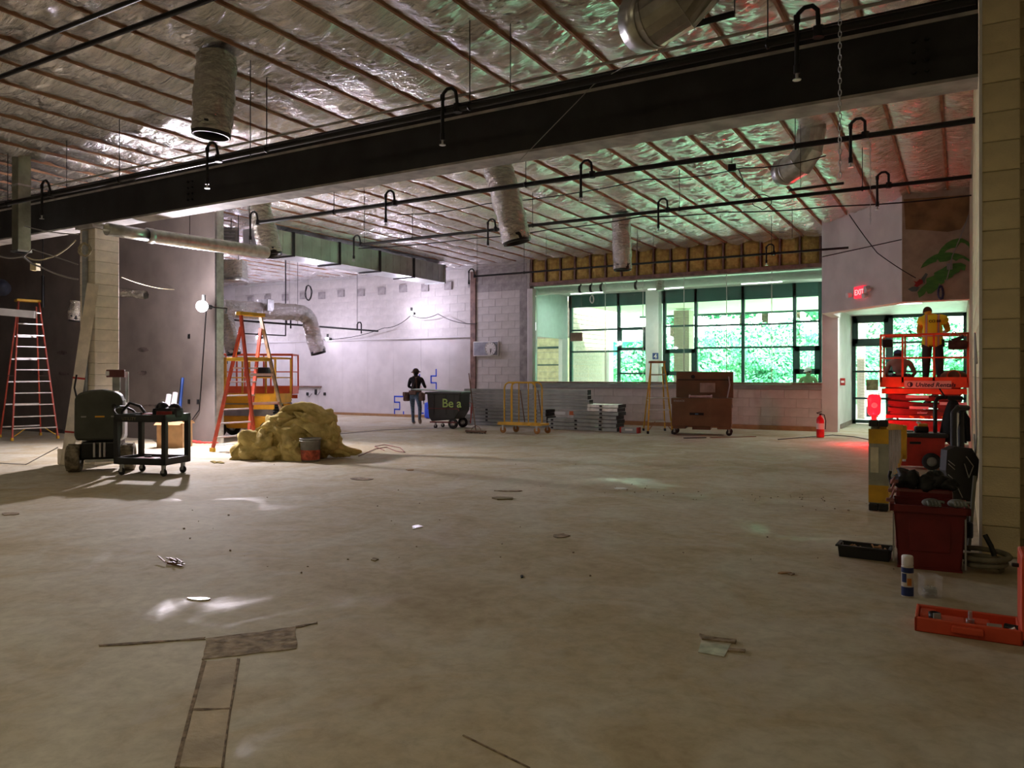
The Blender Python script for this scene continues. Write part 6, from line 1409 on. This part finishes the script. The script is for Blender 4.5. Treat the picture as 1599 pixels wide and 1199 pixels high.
for s in 'lr': B0 += [('upchest', 'sh'+s, 'shirt'), ('sh'+s, 'el'+s, 'sleeve'), ('el'+s, 'wr'+s, 'fore'), ('wr'+s, 'ha'+s, 'skin'), ('pelvis', 'hip'+s, 'trousers'), ('hip'+s, 'kn'+s, 'trousers'), ('kn'+s, 'an'+s, 'trousers'), ('an'+s, 'toe'+s, 'boot')]
def joints(**over):
    J = dict(pelvis=((0, 0, .95), (.16, .11)), waist=((0, 0, 1.08), (.145, .10)), chest=((0, .0, 1.25), (.165, .11)), upchest=((0, 0, 1.40), (.14, .09)), neck=((0, 0, 1.50), .055), head=((0, .02, 1.62), (.085, .10)), crown=((0, .01, 1.71), .06),
             shl=((-.19, 0, 1.41), .07), shr=((.19, 0, 1.41), .07), ell=((-.25, 0, 1.13), .045), elr=((.25, 0, 1.13), .045), wrl=((-.26, .06, .90), .03), wrr=((.26, .06, .90), .03), hal=((-.26, .08, .84), .03), har=((.26, .08, .84), .03),
             hipl=((-.10, 0, .90), .10), hipr=((.10, 0, .90), .10), knl=((-.11, .02, .50), .062), knr=((.11, .02, .50), .062), anl=((-.11, 0, .10), .045), anr=((.11, 0, .10), .045), toel=((-.12, .16, .045), .04), toer=((.12, .16, .045), .04))
    for k, v in over.items():
        old = J[k][1]; J[k] = (v, old) if len(v) == 3 and not isinstance(v[0], tuple) else v
    return J
# man walking away, hammer holster and pouches
M_BLKSH = mat('black_shirt', (.012, .012, .015), .9, var=.2); M_SUEDE = mat('brown_suede', (.17, .10, .08), .9, var=.2); M_BOOT = mat('tan_boot', (.30, .22, .17), .8, var=.15); M_BROWNH = mat('brown_cap', (.10, .06, .05), .9, var=.2)
J = joints(pelvis=(0, 0, .93), waist=(0, .02, 1.06), chest=(0, .05, 1.22), upchest=(0, .07, 1.37), neck=(-.02, .10, 1.47), head=(-.06, .15, 1.57), crown=(-.07, .16, 1.66),
           shl=(-.19, .06, 1.37), shr=(.19, .07, 1.37), ell=(-.29, .10, 1.13), elr=(.28, .10, 1.14), wrl=(-.20, .30, 1.10), wrr=(.18, .32, 1.12), hal=(-.14, .36, 1.12), har=(.11, .38, 1.14),
           hipl=(-.10, 0, .88), hipr=(.10, 0, .88), knl=(-.13, .08, .50), knr=(.20, -.04, .50), anl=(-.10, .06, .10), anr=(.30, -.24, .20), toel=(-.16, .22, .045), toer=(.31, -.20, .05))
fm = figure('man in black shirt and jeans with brown tool pouches walking at the lit wall', G(648, 663), YAW*.2, J, B0, {'shirt': M_BLKSH, 'sleeve': M_BLKSH, 'fore': M_BLKSH, 'skin': M_SKIN, 'trousers': M_DENIM, 'boot': M_BOOT},
       parts=[('work_boot', ('boot',), M_BOOT, .012, None)], hair=M_HAIR, hat=(M_BROWNH, 'brim'), lookdir=(-.75, .6, -.15), hands=[((-.14, .36, 1.12), (.5, .8, .1), (0, 0, 1), M_SKIN), ((.11, .38, 1.14), (-.4, .9, .1), (0, 0, 1), M_SKIN)])
MB().tube([(cos(a)*.185, sin(a)*.135+.01, 1.0) for a in [2*pi*i/20 for i in range(20)]], .026, 8, closed=True).build('tool_belt', M_SUEDE, fm)
for x, s in ((-.27, 1.15), (.26, 1)):
    MB().rbox((x, -.03, .84), (.15*s, .17, .24*s), .04).build('tool_pouch', M_SUEDE, fm); MB().rbox((x*1.1, -.12, .92), (.1, .06, .12), .02).build('pouch_pocket', M_SUEDE, fm)
MB().rbox((0, -.13, .96), (.24, .05, .12), .02).build('back_pocket', M_SUEDE, fm); MB().cyl((.32, -.05, .9), (.36, -.08, .62), .014, n=8).build('hammer_handle', M_BLACK, fm)
for a, b in (((-.05, -.10, 1.02), (.07, -.03, 1.42)), ((.13, -.10, 1.02), (.05, -.03, 1.42)), ((.07, -.03, 1.42), (-.10, .03, 1.46)), ((.05, -.03, 1.42), (.13, .06, 1.47))): MB().box((V(a)+V(b))/2, (.035, .012, (V(b)-V(a)).length), (V(b)-V(a)).to_track_quat('Z', 'Y').to_matrix()).build('brace_strap', M_SUEDE, fm)
# man in the vest on the lift
def vest_mat():
    m = bpy.data.materials.new('safety_vest'); m.use_nodes = True; n = m.node_tree.nodes; l = m.node_tree.links; b = n['Principled BSDF']; b.inputs['Roughness'].default_value = .7
    tc = n.new('ShaderNodeTexCoord'); sp = n.new('ShaderNodeSeparateXYZ'); l.new(tc.outputs['Object'], sp.inputs[0])
    def M(op, a, b_=None):
        x = n.new('ShaderNodeMath'); x.operation = op
        for i, v in enumerate((a, b_)):
            if v is None: continue
            if isinstance(v, (int, float)): x.inputs[i].default_value = v
            else: l.new(v, x.inputs[i])
        return x.outputs[0]
    vx = M('LESS_THAN', M('ABSOLUTE', M('SUBTRACT', M('ABSOLUTE', sp.outputs[0]), .115)), .030); hz1 = M('LESS_THAN', M('ABSOLUTE', M('SUBTRACT', sp.outputs[2], 1.02)), .032)
    k = M('MAXIMUM', vx, hz1); vx2 = M('LESS_THAN', M('ABSOLUTE', M('SUBTRACT', M('ABSOLUTE', sp.outputs[0]), .115)), .014); hz2 = M('LESS_THAN', M('ABSOLUTE', M('SUBTRACT', sp.outputs[2], 1.02)), .014); k2 = M('MAXIMUM', vx2, hz2)
    mx = n.new('ShaderNodeMix'); mx.data_type = 'RGBA'; mx.inputs[6].default_value = (.78, .72, .02, 1); mx.inputs[7].default_value = (.85, .28, .05, 1); l.new(k, mx.inputs[0])
    m2 = n.new('ShaderNodeMix'); m2.data_type = 'RGBA'; m2.inputs[7].default_value = (.45, .40, .38, 1); l.new(mx.outputs[2], m2.inputs[6]); l.new(k2, m2.inputs[0]); l.new(m2.outputs[2], b.inputs['Base Color']); return m
M_VEST = vest_mat(); M_YSH = mat('orange_yellow_shirt', (.75, .35, .02), .8, var=.1); M_GREYT = mat('dark_grey_trousers', (.05, .045, .05), .85, var=.2)
J = joints(pelvis=((0, 0, .92), (.17, .125)), waist=((0, .02, 1.05), (.18, .13)), chest=((0, .04, 1.22), (.185, .13)), upchest=((.0, .06, 1.38), (.155, .10)), neck=(-.07, .12, 1.48), head=(-.11, .19, 1.56), crown=(-.12, .20, 1.64),
           shl=(-.21, .05, 1.36), shr=(.21, .06, 1.37), ell=(-.27, .16, 1.10), elr=(.29, .18, 1.14), wrl=(-.16, .36, 1.05), wrr=(.20, .40, 1.12), hal=(-.10, .42, 1.05), har=(.13, .46, 1.12),
           knl=(-.12, .02, .48), knr=(.13, .02, .48), anl=(-.13, 0, .10), anr=(.14, 0, .10), toel=(-.15, .15, .045), toer=(.17, .15, .045))
J['shl'] = (J['shl'][0], .085); J['shr'] = (J['shr'][0], .085); J['ell'] = (J['ell'][0], .06); J['elr'] = (J['elr'][0], .06); J['knl'] = (J['knl'][0], .092); J['knr'] = (J['knr'][0], .092); J['anl'] = (J['anl'][0], .068); J['anr'] = (J['anr'][0], .068); J['hipl'] = (J['hipl'][0], .125); J['hipr'] = (J['hipr'][0], .125)
vm = figure('man in yellow safety vest with orange stripes standing on the orange lift', (-.52, 18.95, 1.325), -.02, J, B0, {'shirt': M_YSH, 'sleeve': M_YSH, 'fore': M_SKIN, 'skin': M_SKIN, 'trousers': M_GREYT, 'boot': M_BLACK},
       parts=[('safety_vest', ('shirt', 'trousers'), M_VEST, .02, lambda c: c.z > .80 and c.z < 1.46), ('work_boot', ('boot',), M_BLACK, .01, None)], hair=mat('brown_hair', (.12, .06, .035), .8, var=.2), lookdir=(-.35, .8, -.3), hands=[((-.10, .42, 1.05), (.6, .8, 0), (0, 0, 1), M_SKIN), ((.13, .46, 1.12), (-.5, .8, 0), (0, 0, 1), M_SKIN)])
MB().rbox((.20, -.06, .86), (.06, .05, .16), .01).build('holster', M_BLACK, vm)
text_mesh('vest_lettering', 'CCI BB', .075, M_BLACK, vm, (-.065, -.115, 1.30), (pi/2, 0, 0), .002, bold=.003)
# man sitting on the lift in front of the glass
M_PSH = mat('dull_pink_shirt', (.42, .26, .22), .85, var=.1)
J = joints(pelvis=(0, 0, .12), waist=(0, .03, .22), chest=((0, .04, .34), (.19, .12)), upchest=((0, .04, .45), (.15, .10)), neck=(-.02, .05, .52), head=(-.03, .08, .61), crown=(-.03, .08, .68), shl=(-.20, .04, .44), shr=(.20, .04, .44), ell=(-.28, .10, .22), elr=(.30, .08, .22), wrl=(-.26, .28, .12), wrr=(.24, .30, .12), hal=(-.22, .34, .10), har=(.20, .36, .10),
           hipl=(-.11, .02, .11), hipr=(.11, .02, .11), knl=(-.20, .36, .16), knr=(.20, .36, .16), anl=(-.06, .20, .07), anr=(.06, .24, .06), toel=(.06, .28, .05), toer=(-.04, .34, .05))
figure('man with blue cap and dull pink shirt sitting on the lift deck behind the rail', (-1.16, 19.0, 1.325), .05, J, B0, {'shirt': M_PSH, 'sleeve': M_PSH, 'fore': M_SKIN, 'skin': M_SKIN, 'trousers': M_GREYT, 'boot': M_BLACK}, parts=[('work_boot', ('boot',), M_BLACK, .008, None)], hair=M_HAIR, hat=(mat('blue_cap', (.05, .09, .28), .7, var=.1), 'peak'), lookdir=(.3, .9, -.1), hands=[((-.22, .34, .10), (.3, .9, 0), (0, 0, 1), M_SKIN), ((.20, .36, .10), (-.3, .9, 0), (0, 0, 1), M_SKIN)])
# man outside the knee wall with white cap
gm = W(1262, 590, 23.4); M_GSH = mat('green_shirt', (.30, .45, .22), .85, var=.1)
figure('man in green shirt and white cap standing behind the knee wall at its right end', (gm.x, 23.4, -.03), .2, joints(), B0, {'shirt': M_GSH, 'sleeve': M_GSH, 'fore': M_SKIN, 'skin': M_SKIN, 'trousers': M_GREYT, 'boot': M_BLACK}, hair=M_HAIR, hat=(M_WHITE, 'peak'), lookdir=(-.6, -.7, -.2), hands=[((-.26, .08, .84), (0, .2, -1), (0, 1, 0), M_SKIN), ((.26, .08, .84), (0, .2, -1), (0, 1, 0), M_SKIN)])
